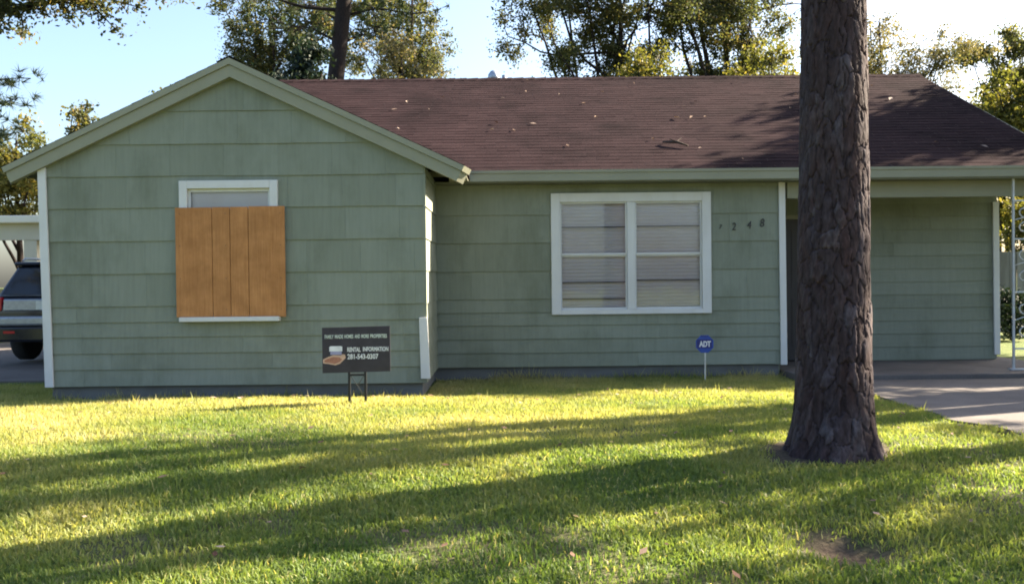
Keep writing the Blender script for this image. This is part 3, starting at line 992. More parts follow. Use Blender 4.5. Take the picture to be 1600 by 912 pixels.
def pine(name, label, x, y, h, trunk_r, boughs, seed, lean=(0, 0), group='trees behind the house', n_per=16, length=.24, tuft=26, spread=.5, twigs=True, mat='needle'):
    """boughs: list of end points (world); each carries needle tufts"""
    r_ = np.random.default_rng(seed)
    zb_ = float(ground_z(x, y)) - .1
    t = root(name, (x, y, max(zb_, 0)), label, 'tree', group)
    tp = bent((x, y, zb_), (x + lean[0], y + lean[1], h), 14, .006, r_)
    b_ = MB().tube(tp, [trunk_r * (1.15 if i == 0 else 1) * (1 - .055 * i) for i in range(15)], 12)
    cents = []
    for e in boughs:
        e = np.array(e, float)
        # leave the trunk a little below the bough's end
        zt_ = e[2] - r_.uniform(.2, .8)
        k = int(np.argmin([abs(p[2] - zt_) for p in tp]))
        f_ = np.array(tp[k]); f_[2] = zt_
        kk = (zt_ - zb_) / (h - zb_); f_[0] = x + lean[0] * kk; f_[1] = y + lean[1] * kk
        lp = bent(f_, e, 8, .035, r_, .03)
        L = np.linalg.norm(e - f_)
        b_.tube(lp, [max(.03 + .008 * L - .006 * j, .012) for j in range(9)], 6, False)
        for m_ in range(tuft):
            j = r_.integers(4, 9)
            q = np.array(lp[j]) + r_.normal(0, spread, 3) * np.array([1, 1, .45])
            if twigs and m_ % 2 == 0:
                b_.tube([lp[j], tuple(q)], [.012, .006], 4, False)
            cents.append(tuple(q))
    b_.build('trunk', 'bark_dark', t, True)
    V, Q, tn = make_needles(cents, n_per, length, seed + 3, .013)
    me = np_mesh('crown', V, [Q], mat, tn)
    link(bpy.data.objects.new('crown', me), t)
    return t

# ---- the big pine on the lawn: bark plates are real relief
def lawn_pine():
    t = root('pine_tree', (TREE[0], TREE[1], .12), 'thick pine tree with plated bark on the lawn in front of the carport', 'tree')
    zs = np.concatenate([np.arange(-.12, 3.6, .0062), np.geomspace(3.61, 13.0, 60)])
    na = 300
    th = np.linspace(0, 2 * np.pi, na, endpoint=False)
    TH, Z = np.meshgrid(th, zs)
    h = Z - .1
    rad = .240 - .012 * np.clip(h, 0, 3.4) / 1.0 - .010 * np.clip(h - 3.4, 0, 20)
    rad = rad + .060 * np.exp(-np.clip(h, 0, 9) / .18) + .014 * np.exp(-np.clip(h, 0, 9) / .8)
    rad = rad + .026 * np.exp(-np.clip(h, 0, 9) / .16) * np.cos(TH * 7 + .6 + 1.2 * np.sin(TH * 2))
    # plates: warped jittered cells in (arc, height)
    nc, hc = 20, .20
    A = TH / (2 * np.pi) * nc
    warp = (fbm(TH * 0 + np.cos(TH) * 1.6 + 5, Z * 2.2 + np.sin(TH) * 1.6, 3) - .5)
    A2 = A + warp * 1.1 + (fbm(np.cos(TH) * 5 + 11, Z * 11 + np.sin(TH) * 5, 8) - .5) * .75 + (fbm(np.cos(TH) * 14 + 7, Z * 34 + np.sin(TH) * 14, 28) - .5) * .22
    B2 = Z / hc + (fbm(np.cos(TH) * 2 + 3, Z * 4 + np.sin(TH) * 2, 6) - .5) * 1.3 + (fbm(np.cos(TH) * 9 + 3, Z * 14 + np.sin(TH) * 9, 61) - .5) * .4
    ia = np.floor(A2); ib = np.floor(B2)
    d1 = np.full(A2.shape, 9.); d2 = np.full(A2.shape, 9.); cid = np.zeros(A2.shape)
    for da in (-1, 0, 1):
        for db in (-2, -1, 0, 1, 2):
            ca = ia + da; cb = ib + db
            caw = np.mod(ca, nc)
            jx = _hash2(caw, cb, 41); jy = _hash2(caw, cb, 42)
            dx = (ca + .15 + .7 * jx - A2); dy = (cb + jy - B2)
            d = np.sqrt(dx * dx + (dy * .8) ** 2)
            nid = _hash2(caw, cb, 43)
            closer = d < d1
            d2 = np.where(closer, d1, np.minimum(d2, d)); cid = np.where(closer, nid, cid); d1 = np.where(closer, d, d1)
    edge = d2 - d1
    fine = fbm(np.cos(TH) * 11 + 20, Z * 24 + np.sin(TH) * 11, 15, 4) - .5
    layers = np.floor(edge * 5 + fine * 2.0) / 5
    big = fbm(np.cos(TH) * 3 + 2, Z * 3.5 + np.sin(TH) * 3, 71) - .5
    disp = sstep(.01, .085, edge + fine * .14 + big * .08) * .013 + np.clip(layers, 0, .4) * .006 + (cid - .5) * .008 + fine * .006
    rad = rad + (disp - .012) * np.where(Z > 3.6, .8, 1)
    lx = .006 * h; 
    X = TREE[0] + lx + rad * np.cos(TH); Y = TREE[1] + rad * np.sin(TH)
    V = np.stack([X, Y, Z], -1).reshape(-1, 3)
    nr = len(zs)
    id_ = np.arange(nr * na).reshape(nr, na)
    q = np.stack([id_[:-1], np.roll(id_, -1, 1)[:-1], np.roll(id_, -1, 1)[1:], id_[1:]], -1).reshape(-1, 4)
    tint = np.clip(.10 + .55 * cid ** 1.5 + fine * .9 + big * .5, 0, 1)
    me = np_mesh('trunk', V, [q], 'bark_pine', tint.ravel(), smooth=True)
    link(bpy.data.objects.new('trunk', me), t)
    r_ = np.random.default_rng(5)
    cents = []; b_ = MB()
    for i in range(26):
        a_ = r_.uniform(0, 6.28); zz = r_.uniform(9.2, 12.8)
        L = r_.uniform(1.0, 2.6) * (1.2 - (zz - 9) / 5)
        s0 = (TREE[0] + .06, TREE[1], zz); e = (s0[0] + L * math.cos(a_), s0[1] + L * math.sin(a_), zz + .5)
        lp = bent(s0, e, 5, .05, r_)
        b_.tube(lp, [.04, .035, .03, .025, .02, .012], 5, False)
        for m_ in range(12):
            cents.append(tuple(np.array(lp[r_.integers(2, 6)]) + r_.normal(0, .3, 3)))
    b_.build('branches', 'bark_dark', t, True)
    V, Q, tn = make_needles(cents, 16, .24, 9)
    link(bpy.data.objects.new('crown', np_mesh('crown', V, [Q], 'needle', tn)), t)
lawn_pine()

# ---- behind the house, left to right
pine('pine_tree', 'tall dark pine trunk rising behind the roof right of the gable peak', -5.15, 24.0, 21, .30,
     [(-5.4, 23.6, 9.4), (-3.0, 24.5, 8.2), (-2.9, 23.2, 9.0), (-5.9, 24.6, 10.6), (-3.1, 24, 10.8), (-6, 24, 14), (-2, 24, 15), (-4, 22, 16), (-5, 26, 17), (-3, 25, 18.5), (-5, 24, 19.5), (-7.6, 24.3, 8.9), (-6.6, 23.5, 9.9), (-7.9, 24.4, 10.4), (-1.9, 24.3, 9.4), (-1.6, 24.0, 10.3), (-2.2, 24.6, 8.6), (-6.1, 24.2, 8.3), (-5.5, 25, 9.0)], 21, lean=(2.1, 0), tuft=44, spread=.55, n_per=18, length=.22)
broadleaf('oak_tree', 'loose grey green tree directly behind the gable peak', -7.2, 28, 12, (-6.5, 28, 9.7), (3.1, 2.6, 3.2), 36000, .09, 'leaf_oak', 31, .17, 13, 7, .29)
broadleaf('oak_tree', 'airy grey green tree between the dark pine trunk and the gap of sky', -3.0, 30, 13, (-3.7, 30, 9.7), (2.2, 2.4, 3.2), 28000, .09, 'leaf_oak', 32, .16, 12, 7, .29)
broadleaf('thin_tree', 'pale brownish thin tree low behind the ridge, right of the dark pine trunk', -2.6, 23, 7.4, (-2.7, 23.0, 6.4), (1.15, .9, 1.35), 7000, .09, 'leaf_pale', 33, .12, 8, 5, .4)
broadleaf('evergreen_tree', 'dense dark evergreen beside the gable peak, left of the dark pine trunk', -5.0, 21.5, 6.4, (-5.1, 21.5, 6.0), (1.15, 1.0, 1.25), 24000, .11, 'leaf_dark', 34, .12, 11, 6, .30)
broadleaf('oak_tree', 'dark oak with a straight trunk behind the middle of the ridge', 3.45, 26, 13, (2.45, 26, 9.4), (3.25, 2.4, 3.4), 56000, .09, 'leaf_oak', 41, .19, 17, 8, .34)
broadleaf('oak_tree', 'dark oak with forking limbs behind the ridge, left of the lawn pine', 6.7, 27.5, 13, (7.0, 27.5, 10.3), (3.2, 2.4, 3.3), 50000, .09, 'leaf_oak', 42, .20, 17, 8, .34)
broadleaf('autumn_tree', 'small yellow green tree peeking over the ridge between two oaks', 4.1, 23.6, 7.6, (4.1, 23.6, 6.5), (.85, .8, 1.35), 9000, .10, 'leaf_yellow', 43, .12, 8, 6, .36)
broadleaf('autumn_tree', 'low yellow green tree over the ridge just left of the lawn pine', 7.0, 23.6, 7.4, (6.9, 23.6, 6.3), (1.25, .8, 1.15), 9500, .10, 'leaf_yellow', 44, .12, 9, 6, .36)
broadleaf('autumn_tree', 'sparse yellow green tree behind the ridge just right of the lawn pine', 12.6, 30, 9.9, (12.9, 30, 8.6), (2.8, 1.8, 2.3), 22000, .095, 'leaf_pale', 45, .14, 13, 7, .40)
broadleaf('autumn_tree', 'broad sunlit yellow green tree beyond the sloping right end of the roof', 13.0, 23, 6.4, (13.0, 23, 4.7), (2.2, 1.9, 2.2), 24000, .13, 'leaf_yellow', 46, .16, 13, 7, .36)
broadleaf('thin_tree', 'thin grey tree top high above the yellow tree at the right edge', 18.8, 34, 11.4, (18.8, 34, 9.6), (2.0, 1.6, 1.8), 12000, .12, 'leaf_oak', 47, .14, 9, 5, .36)
broadleaf('autumn_tree', 'yellow green tree at the left edge behind the neighbouring carport', -14.6, 27, 6.4, (-14.6, 27, 4.9), (1.75, 1.5, 1.7), 14000, .13, 'leaf_yellow', 51, .14, 10, 6, .36)
broadleaf('small_tree', 'small dark tree top poking above the left slope of the gable roof', -14.0, 30, 7.1, (-14.0, 30, 6.6), (.95, .9, .85), 3800, .13, 'leaf_oak', 52, .10, 7, 5, .26)
broadleaf('small_tree', 'tiny treetop just showing over the left gable slope below the peak', -11.4, 31, 8.1, (-11.4, 31, 7.6), (.7, .7, .7), 1800, .13, 'leaf_oak', 53, .10, 6, 5, .24)
pine('pine_tree', 'pine with drooping needle boughs reaching in from the left edge', -13.1, 21.0, 14, .2,
     [(-11.1, 20.6, 5.55), (-11.0, 21, 6.1), (-11.3, 21.2, 4.9), (-12.0, 20, 7.0), (-14, 20, 8), (-12.8, 22, 10), (-13.5, 20, 12)], 54, tuft=26, spread=.24)
def bough_tree():
    r_ = np.random.default_rng(57)
    x, y = -9.6, 11.2
    t = root('oak_tree', (x, y, 0), 'oak whose leafy bough hangs into the top left corner', 'tree', 'trees beside the house')
    tp = bent((x, y, -.1), (x - .5, y + .3, 8.5), 10, .02, r_)
    b_ = MB().tube(tp, [.21 * (1 - .08 * i) for i in range(11)], 10)
    cents = []
    main = bent((x, y, 3.9), (-4.75, 11.0, 4.85), 14, .015, r_, .02)
    b_.tube(main, [.085 - .0052 * i for i in range(15)], 8, False)
    for i in range(5, 15):
        for k in range(7):
            e = np.array(main[i]) + r_.normal(0, 1, 3) * np.array([.32, .45, .20]) + np.array([.1, 0, .10])
            sp = bent(main[i], e, 3, .06, r_)
            b_.tube(sp, [.018, .014, .010, .005], 5, False)
            cents += [sp[2], sp[3]]
    for k in range(26):
        d = r_.normal(0, 1, 3); d /= np.linalg.norm(d)
        e = np.array((x - .6, y + .3, 7.4)) + d * np.array((2.3, 2.3, 1.6)) * r_.uniform(.5, 1)
        sp = bent(tp[r_.integers(6, 10)], e, 5, .05, r_)
        b_.tube(sp, [.06, .05, .04, .03, .02, .01], 6, False)
        cents += [sp[3], sp[4], sp[5]]
    b_.build('trunk', 'bark_dark', t, True)
    V, Q, tn = make_leaves(cents, .17, 17000, .06, 58, .8)
    link(bpy.data.objects.new('crown', np_mesh('crown', V, [Q], 'leaf_oak', tn)), t)
bough_tree()

# ---- trees standing right of the frame whose shadows cross the lawn and roof
broadleaf('oak_tree', 'oak beyond the right end of the house that shades the carport roof', 12.9, 16.1, 8.6, (13.2, 16.1, 6.35), (2.6, 2.75, 2.65), 66000, .17, 'leaf_oak', 61, .22, 18, 9, .5, group='trees right of the house')
broadleaf('oak_tree', 'sparse oak beyond the driveway that dapples the concrete', 11.8, 13.2, 6.5, (11.8, 13.2, 4.3), (1.8, 2.5, 1.7), 15000, .12, 'leaf_oak', 67, .10, 14, 7, .24, group='trees right of the house')
SHADE = [(9.3, 10.7, 13, .25), (10.4, 10.65, 12, .26), (9.5, 9.80, 13, .28), (10.2, 8.75, 12, .27)]  # last, unseen pine is added to broaden the lawn pine's shadow
SHL = ['pine beyond the driveway nearest the carport', 'pine beyond the driveway, farthest from the lawn', 'pine beyond the driveway level with the lawn pine', 'pine added beyond the driveway nearest the street to widen the lawn pine shadow']
broadleaf('oak_tree', 'young sparse oak beyond the driveway that dapples the near lawn', 8.6, 6.9, 7.0, (8.5, 6.9, 5.2), (1.5, 1.3, 2.0), 3000, .12, 'leaf_oak', 66, .10, 8, 5, .19, group='trees right of the house')
for i, (sx, sy, sh, sr) in enumerate(SHADE):
    r_ = np.random.default_rng(80 + i)
    bs = []
    for k in range(12):
        a_ = r_.uniform(0, 6.28); zz = r_.uniform(3.9, 8.0) if k < 4 else r_.uniform(8, sh - .5)
        L = r_.uniform(.6, 1.2)
        bs.append((sx + L * math.cos(a_), sy + .6 * L * math.sin(a_), zz))
    pine('pine_tree', SHL[i], sx, sy, sh, sr, bs, 90 + i, group='pines right of the driveway', tuft=24, spread=.34)

# ------------------------------------------------------------------ grass
def grass():
    parts = []
    zones = [(3.2, 4.6, 11000), (4.6, 6.2, 9000), (6.2, 8.4, 6000), (8.4, 11.95, 4200)]
    V_all = []; Q4 = []; Q3 = []; T_all = []; base = 0
    for zi, (y0, y1, dens) in enumerate(zones):
        hw = .64 * y1 + 1.2
        n = int(dens * (y1 - y0) * 2 * hw)
        x = rng.uniform(-hw, hw, n); y = rng.uniform(y0, y1, n)
        clump = fbm(x * 3.2, y * 3.2, 12)
        big = fbm(x * .55, y * .8, 22)
        keep = np.abs(x) < (.64 * y + 1.2)
        keep &= ~((x > GX0 + .0) & (x < GX1) & (y > GYF + .0))
        keep &= ~((x > GX1 - .01) & (x < MX1 + .05) & (y > MYF))
        keep &= ~((x > 3.70 + (fbm(y * 2.2, y * 0 + 3.3, 9) - .5) * .4 + .02) & (x < 7.3) & (y < 11.3))
        keep &= ~((x > 3.66) & (x < 7.5) & (y > 11.1))
        keep &= ~((x < -6.2) & (y > 12.25))
        d = np.hypot(x - TREE[0], y - TREE[1])
        keep &= d > .27
        keep &= rng.random(n) > dirt_mask(x, y) * 1.08
        keep &= rng.random(n) < (.45 + .9 * clump)
        x, y, clump, big = x[keep], y[keep], clump[keep], big[keep]
        n = len(x)
        z = ground_z(x, y) - .004
        ht = (.018 + .036 * clump ** 1.3 + .012 * big) * rng.uniform(.55, 1.35, n)
        tall = rng.random(n) < .006
        ht = np.where(tall, ht * rng.uniform(1.4, 2.1, n), ht)
        near_wall = ((np.abs(y - GYF) < .10) & (x < GX1)) | ((np.abs(y - MYF) < .10) & (x > GX1) & (x < MX1))
        ht = np.where(near_wall & (rng.random(n) < .6), ht * rng.uniform(1.3, 2.6, n) * (.6 + clump), ht)
        wd = rng.uniform(.0026, .0050, n) * (1 + .14 * max(0, zi))
        az = rng.uniform(0, 2 * np.pi, n)
        ln = rng.uniform(.1, 1.0, n) * np.where(tall, .5, 1)
        dx, dy = np.cos(az), np.sin(az)
        ax = rng.uniform(0, 2 * np.pi, n)
        sx, sy = np.cos(ax), np.sin(ax)
        P = np.stack([x, y, z], -1)
        S = np.stack([sx, sy, 0 * sx], -1) * wd[:, None]
        M1 = P + np.stack([dx * ln * ht * .35, dy * ln * ht * .35, ht * .6], -1)
        TP = P + np.stack([dx * ln * ht * 1.1, dy * ln * ht * 1.1, ht * (1.05 - .35 * ln)], -1)
        dry = fbm(x * 1.3 + 4, y * 1.9, 55)
        tint = np.clip(.33 + .33 * sstep(5.0, 8.2, y) + (big - .5) * .7 + (dry - .5) * .75 + rng.normal(0, .09, n), 0, 1)  # far blades tinted paler, sunlit band partly put into the colour; dryness random
        tint = np.where(rng.random(n) < .06, rng.uniform(.75, 1, n), tint)
        if zi < 2:
            V = np.stack([P - S, P + S, M1 + S * .8, M1 - S * .8, TP], 1).reshape(-1, 3)
            k = base + np.arange(n)[:, None] * 5
            Q4.append(k + np.array([[0, 1, 2, 3]])); Q3.append(k + np.array([[3, 2, 4]]))
            T_all.append(np.repeat(tint, 5)); base += 5 * n
        else:
            V = np.stack([P - S * 1.2, P + S * 1.2, TP], 1).reshape(-1, 3)
            k = base + np.arange(n)[:, None] * 3
            Q3.append(k + np.array([[0, 1, 2]]))
            T_all.append(np.repeat(tint, 3)); base += 3 * n
        V_all.append(V)
    me = np_mesh('lawn_grass', np.concatenate(V_all), [np.concatenate(Q4), np.concatenate(Q3)], 'grass', np.concatenate(T_all), smooth=True)
    o = bpy.data.objects.new('lawn_grass', me)
    link(o, None, 'patchy green and straw lawn grass in front of the house', 'grass', kind='stuff')
    print('grass tris', len(me.loop_triangles) if False else sum(len(q) for q in Q4) * 2 + sum(len(q) for q in Q3))
grass()

# ------------------------------------------------------------------ yard sign
SY = 8.50
ys = root('yard_sign', (-1.42, SY, .2), 'black rental sign with white lettering on a metal stake, on the lawn', 'yard sign')
tl = .004
def SP(px_, pz_):      # board coordinates 0..1 -> x, z
    return (-1.742 + .642 * px_ , .436 + .43 * pz_ + tl * px_)
bd = [SP(0, 0), SP(1, 0.015), SP(1, 1.015), SP(0, 1)]
brd = MB().prism([(x, SY - .012, z) for x, z in bd], [(x, SY, z) for x, z in bd]).build('board', 'sign_black', ys)
MB().box(-1.505, -1.482, SY + .002, SY + .02, .1, .47).build('leg', 'black_metal', ys)
MB().box(-1.352, -1.329, SY + .002, SY + .02, .1, .47).build('leg', 'black_metal', ys)
MB().box(-1.4815, -1.3525, SY + .002, SY + .02, .405, .425).build('crossbar', 'black_metal', ys)
MB().tube([(-1.48, SY + .01, .21), (-1.355, SY + .01, .405)], .003, 5).tube([(-1.355, SY + .014, .21), (-1.48, SY + .014, .405)], .003, 5).build('brace', 'black_metal', ys)
yt = SY - .0135
def stext(s, x0, x1, zc, h, mat, bold=0.0):
    X0, Z = SP(x0, zc); X1, _ = SP(x1, zc)
    text_mesh('lettering', s, .05, (X0, yt, Z - h / 2), mat, brd, width=X1 - X0, height=h, extrude=.0006, bold=bold)
for s, a0, a1 in (('FAMILY', .04, .17), ('MADE', .19, .31), ('HOMES', .33, .46), ('AND', .48, .56), ('MORE', .58, .69), ('PROPERTIES', .71, .955)):
    stext(s, a0, a1, .80, .036, 'print_pale', .0012)
stext('RENTAL', .37, .565, .51, .043, 'print_white', .0015)
stext('INFORMATION', .60, .975, .515, .043, 'print_white', .0015)
stext('281-543-0307', .37, .825, .355, .050, 'print_white', .0012)
def sflat(poly, mat, name, dy=0.0):
    P_ = [SP(*p) for p in poly]
    MB().prism([(x, yt - .0006 - dy, z) for x, z in P_], [(x, yt + .001, z) for x, z in P_]).build(name, mat, brd)
sflat([(.105, .475), (.295, .475), (.295, .575), (.275, .59), (.125, .59), (.105, .575)], 'print_white', 'printed_house')
sflat([(.12, .40), (.285, .40), (.285, .474), (.12, .474)], 'print_lilac', 'printed_house')
sflat([(.01, .30), (.09, .355), (.16, .395), (.27, .385), (.30, .41), (.335, .40), (.345, .33), (.30, .26), (.26, .205), (.19, .17), (.09, .20), (.01, .215)], 'print_skin_light', 'printed_hand')
sflat([(.03, .285), (.09, .325), (.16, .355), (.25, .345), (.29, .30), (.25, .235), (.18, .20), (.09, .23), (.03, .24)], 'print_skin', 'printed_hand', .0006)

# ------------------------------------------------------------------ security sign
ax_, ay_ = 2.535, 11.42
gz = float(ground_z(ax_, ay_))
ad_ = root('security_sign', (ax_, ay_, gz), 'small blue octagonal security sign on a stake below the picture window', 'sign')
oc = [(.121 * math.cos(R(22.5 + 45 * k)), .121 * math.sin(R(22.5 + 45 * k))) for k in range(8)]
zc = .455
ab = MB().prism([(ax_ + x, ay_ - .008, zc + z) for x, z in oc], [(ax_ + x, ay_, zc + z) for x, z in oc]).build('board', 'sign_blue', ad_)
MB().box(ax_ - .1, ax_ + .095, ay_ - .0095, ay_ - .0085, zc - .055, zc + .06).build('printed_panel', 'sign_navy', ab)
MB().box(ax_ - .05, ax_ + .045, ay_ - .0095, ay_ - .0085, zc + .092, zc + .104).build('printed_panel', 'sign_navy', ab)
text_mesh('lettering', 'ADT', .1, (ax_ - .072, ay_ - .011, zc - .038), 'print_white', ab, width=.15, height=.076, extrude=.0006, bold=.004)
MB().tube([(ax_ + .005, ay_ + .008, gz - .1), (ax_ + .008, ay_ + .008, zc)], .009, 8).build('stake', 'stake', ad_)

# ------------------------------------------------------------------ parked vehicle at the neighbour's
def suv():
    x, y = -7.42, 14.6
    g = .02
    t = root('parked_suv', (x, y + 2.3, g), 'black sport utility vehicle parked rear outward by the neighbouring carport', 'car')
    hw = .93
    # lower body: side profile extruded with tumblehome
    prof = [(0.0, .48), (-.05, .62), (-.03, 1.0), (.05, 1.10), (3.2, 1.10), (4.3, .98), (4.55, .80), (4.58, .45), (4.2, .34), (.3, .34)]
    b_ = MB()
    secs = [(-hw, .0), (-hw, 1)]
    L_ = [(x - hw, y + p, g + z) for p, z in prof]
    Rr_ = [(x + hw, y + p, g + z) for p, z in prof]
    Li = [(x - hw * .97, y + p, g + z) for p, z in prof]
    b_.prism(Rr_, L_)
    body = b_.build('body', 'car_paint', t, bevel=.07)
    for p in body.data.polygons: p.use_smooth = True
    # greenhouse
    gb = [(.02, 1.085), (3.35, 1.085)]; gt = [(.32, 1.60), (2.35, 1.60)]
    w0, w1 = .86, .66
    V = [(x - w0, y + gb[0][0], g + 1.085), (x + w0, y + gb[0][0], g + 1.085), (x + w0, y + gb[1][0], g + 1.085), (x - w0, y + gb[1][0], g + 1.085),
         (x - w1, y + gt[0][0], g + 1.60), (x + w1, y + gt[0][0], g + 1.60), (x + w1, y + gt[1][0], g + 1.60), (x - w1, y + gt[1][0], g + 1.60)]
    MB().add(V, [(0, 3, 2, 1), (4, 5, 6, 7), (0, 1, 5, 4), (1, 2, 6, 5), (2, 3, 7, 6), (3, 0, 4, 7)]).build('cabin', 'car_paint', t, bevel=.05)
    MB().box(x - .70, x + .70, y + .26, y + 2.42, g + 1.598, g + 1.66).build('roof', 'car_paint', t, bevel=.03)
    def on_rear(u, v, d=.008):      # u -1..1, v 0..1 up the tailgate glass
        w_ = w0 + (w1 - w0) * v
        return (x + u * w_, y + .02 + .30 * v - d, g + 1.085 + .515 * v)
    MB().prism([on_rear(-.86, .08), on_rear(.86, .08), on_rear(.82, .90), on_rear(-.82, .90)][::-1],
               [on_rear(-.86, .08, -.01), on_rear(.86, .08, -.01), on_rear(.82, .90, -.01), on_rear(-.82, .90, -.01)][::-1]).build('rear_window', 'car_glass', t)
    for s in (-1, 1):
        for a0, a1 in ((.30, 1.0), (1.08, 1.9), (1.98, 2.75)):
            q = []
            for d in (.006, -.01):
                for yy, zz in ((a0, 1.12), (a1, 1.12), (min(a1, 2.2 + .25), 1.55), (a0 + .12, 1.55)):
                    v = (zz - 1.085) / .515
                    q.append((x + s * (w0 + (w1 - w0) * v + d), y + yy, g + zz))
            MB().prism(q[:4], q[4:]).build('side_window', 'car_glass', t)
        MB().box(x + s * .82 - .085, x + s * .82 + .085, y - .055, y + .1, g + .86, g + 1.08).build('tail_light', 'tail_red', t, bevel=.02)
        MB().tube([(x + s * .62, y + .4, g + 1.68), (x + s * .62, y + .5, g + 1.72), (x + s * .62, y + 2.1, g + 1.72), (x + s * .62, y + 2.2, g + 1.68)], .018, 6).build('roof_rail', 'car_trim_sheen', t)
        MB().box(x + s * .98 - .06, x + s * .98 + .06, y + 2.9, y + 3.0, g + 1.08, g + 1.24).build('mirror', 'car_paint', t, bevel=.03)
    MB().box(x - .70, x + .70, y - .066, y - .02, g + .86, g + 1.05).build('tailgate_sheen', 'car_trim_sheen', t, bevel=.02)  # added silver panel, light reflected in the black tailgate put into its colour
    MB().box(x - .17, x + .17, y - .075, y - .0665, g + .88, g + 1.02).build('licence_plate', 'plate', t)
    MB().box(x - .92, x + .92, y - .13, y + .1, g + .62, g + .78).build('bumper', 'car_trim_sheen', t, bevel=.04)  # sky reflection on the bumper put into its silver colour
    MB().box(x - .90, x + .90, y - .09, y + .12, g + .36, g + .615).build('lower_bumper', 'car_paint', t, bevel=.04)
    for s in (-1, 1):
        MB().box(x + s * .6 - .09, x + s * .6 + .09, y - .1, y - .08, g + .50, g + .54).build('reflector', 'tail_red', t)
        for yy in (.85, 3.65):
            def ring(d0, d1, r0, r1):
                return [(x + s * d, y + yy, g + .36) for d in (d0, d0, d1, d1)], [r0, r1, r1, r0]
            w_ = MB().tube([(x + s * q, y + yy, g + .365) for q in (.68, .69, .72, .89, .92, .93)], [.22, .34, .365, .365, .34, .22], 28).build('wheel', 'rubber', t, True)
            MB().tube([(x + s * q, y + yy, g + .365) for q in (.925, .935, .94)], [.22, .21, .05], 20).build('rim', 'wheel_alloy', w_)
suv()

# ------------------------------------------------------------------ neighbouring carport
nc_ = root('neighbour_carport', (-13.2, 23, 0), 'flat pale roofed carport with beige beams beside the parked vehicle', 'carport')
MB().box(-18.5, -9.6, 19.4, 26.5, 2.64, 2.80).build('roof', 'pale_roof', nc_, bevel=.02)
MB().box(-18.4, -9.7, 19.6, 19.75, 2.28, 2.639).build('beam', 'beige_wall', nc_)
MB().box(-9.85, -9.7, 19.751, 26.4, 2.28, 2.639).build('beam', 'beige_wall', nc_)
for xx in (-13.15, -10.35, -16.2):
    MB().box(xx - .14, xx + .14, 19.62, 19.74, 0, 2.279).build('post', 'beige_wall', nc_)
for xx in (-13.1, -9.8):
    MB().box(xx - .06, xx + .06, 26.2, 26.32, 0, 2.639).build('post', 'beige_wall', nc_)
MB().box(-18.4, -9.9, 26.33, 26.45, 0, 1.2).build('low_wall', 'beige_wall', nc_)

# ------------------------------------------------------------------ seen through the carport opening: fence and shrub
fe = root('board_fence', (11.6, 19.6, 0), 'grey wooden board fence seen past the end of the carport wall', 'fence')
k = 0
for i in range(40):
    xx = 8.6 + i * .155
    r1 = random.uniform(-.015, .015)
    MB().box(xx, xx + .147, 19.6 + r1, 19.62 + r1, .03, 1.80 + random.uniform(-.01, .01)).build('board', 'fence_grey', fe)
MB().box(8.6, 14.8, 19.65, 19.7, .4, .49).box(8.6, 14.8, 19.65, 19.7, 1.4, 1.49).build('rail', 'fence_grey', fe)
broadleaf('shrub', 'low dark shrub in front of the grey fence beyond the carport', 10.2, 18.0, .7, (10.2, 18.0, .6), (.9, .6, .5), 9000, .07, 'leaf_dark', 71, .03, 9, 5, .16, group='shrubs beyond the carport', cat='shrub', zbase=-.03)
broadleaf('shrub', 'tall yellow green shrub rising behind the grey fence beyond the carport', 12.2, 20.6, 2.6, (12.2, 20.6, 2.4), (1.2, .7, .9), 11000, .10, 'leaf_yellow', 72, .05, 10, 6, .26, group='shrubs beyond the carport', cat='shrub')

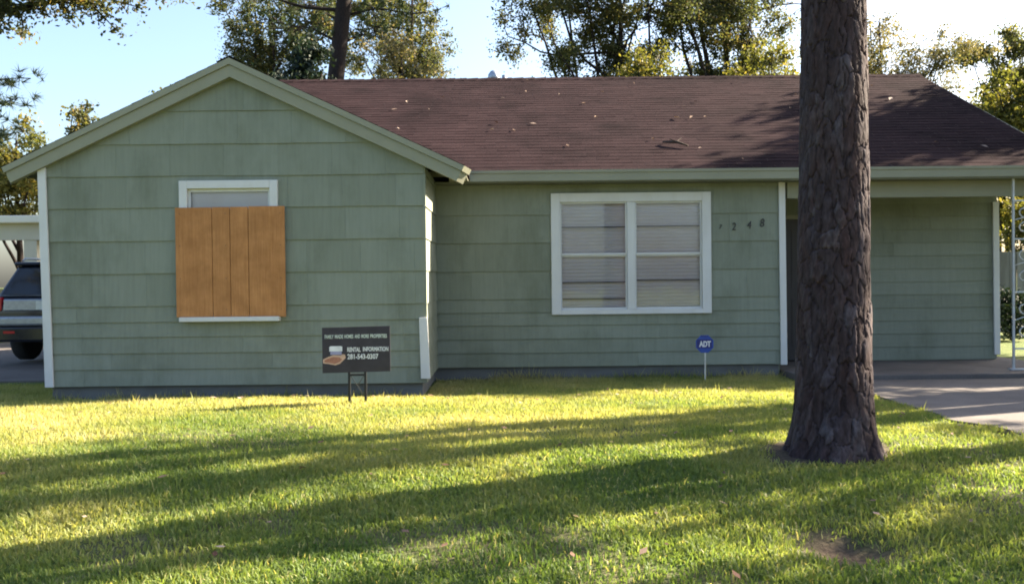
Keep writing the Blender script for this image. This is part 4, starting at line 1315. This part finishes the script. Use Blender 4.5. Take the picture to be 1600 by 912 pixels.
# ------------------------------------------------------------------ litter on the roof and lawn
def roof_pt(px_, v):      # x, fraction up the slope
    y = EY + (RY - EY) * v
    return np.array((px_, y, EZ + (RZ - EZ) * v + .012))
r_ = np.random.default_rng(99)
V = []; F = []; Tn = []
for i in range(48):
    v = r_.beta(1.2, 1.3) * .96
    xx = r_.uniform(-2.6, 6.6)
    c = roof_pt(xx, v)
    a_ = r_.uniform(0, 6.28); L = r_.uniform(.02, .055) * (1.5 if r_.random() < .2 else 1)
    u = np.array((math.cos(a_), math.sin(a_) * .9, math.sin(a_) * .44)) * L
    w_ = np.array((-math.sin(a_), math.cos(a_) * .9, math.cos(a_) * .44)) * L * .45
    up = np.array((0, -.44, .9)) * r_.uniform(.005, .03)
    k = len(V)
    V += [c - u, c - w_ + up, c + u + up * .6, c + w_ + up]; F.append((k, k + 1, k + 2, k + 3)); Tn += [r_.random()] * 4
for i in range(260):
    xx = r_.uniform(-4.5, 3.5); yy = r_.uniform(3.8, 10)
    c = np.array((xx, yy, float(ground_z(xx, yy)) + .045))
    a_ = r_.uniform(0, 6.28); L = r_.uniform(.014, .036)
    u = np.array((math.cos(a_), math.sin(a_), r_.uniform(-.3, .3))) * L; w_ = np.array((-math.sin(a_), math.cos(a_), r_.uniform(-.3, .3))) * L * .5
    k = len(V)
    V += [c - u, c - w_, c + u, c + w_]; F.append((k, k + 1, k + 2, k + 3)); Tn += [r_.random() * .8] * 4
me = np_mesh('fallen_leaves', np.array(V), [np.array(F)], 'dead_leaf', np.array(Tn))
link(bpy.data.objects.new('fallen_leaves', me), None, 'scattered dry leaves on the roof shingles and lawn', 'leaves', kind='stuff')
p0 = roof_pt(2.20, .20); p1 = roof_pt(2.52, .165)
fb = root('fallen_branch', tuple(p0), 'short dark fallen branch lying on the roof above the picture window', 'branch')
pm = (p0 + p1) / 2 + np.array((.02, .01, .05))
MB().tube([tuple(p0 + np.array((0, 0, .02))), tuple(pm), tuple(p1 + np.array((0, 0, .02)))], [.012, .02, .01], 7).build('stem', 'twig', fb, True)
MB().tube([tuple(pm), tuple(pm + np.array((.08, .06, .06)))], [.01, .004], 5).tube([tuple(pm), tuple(pm + np.array((-.10, -.02, .04)))], [.01, .004], 5).build('twig', 'twig', fb)
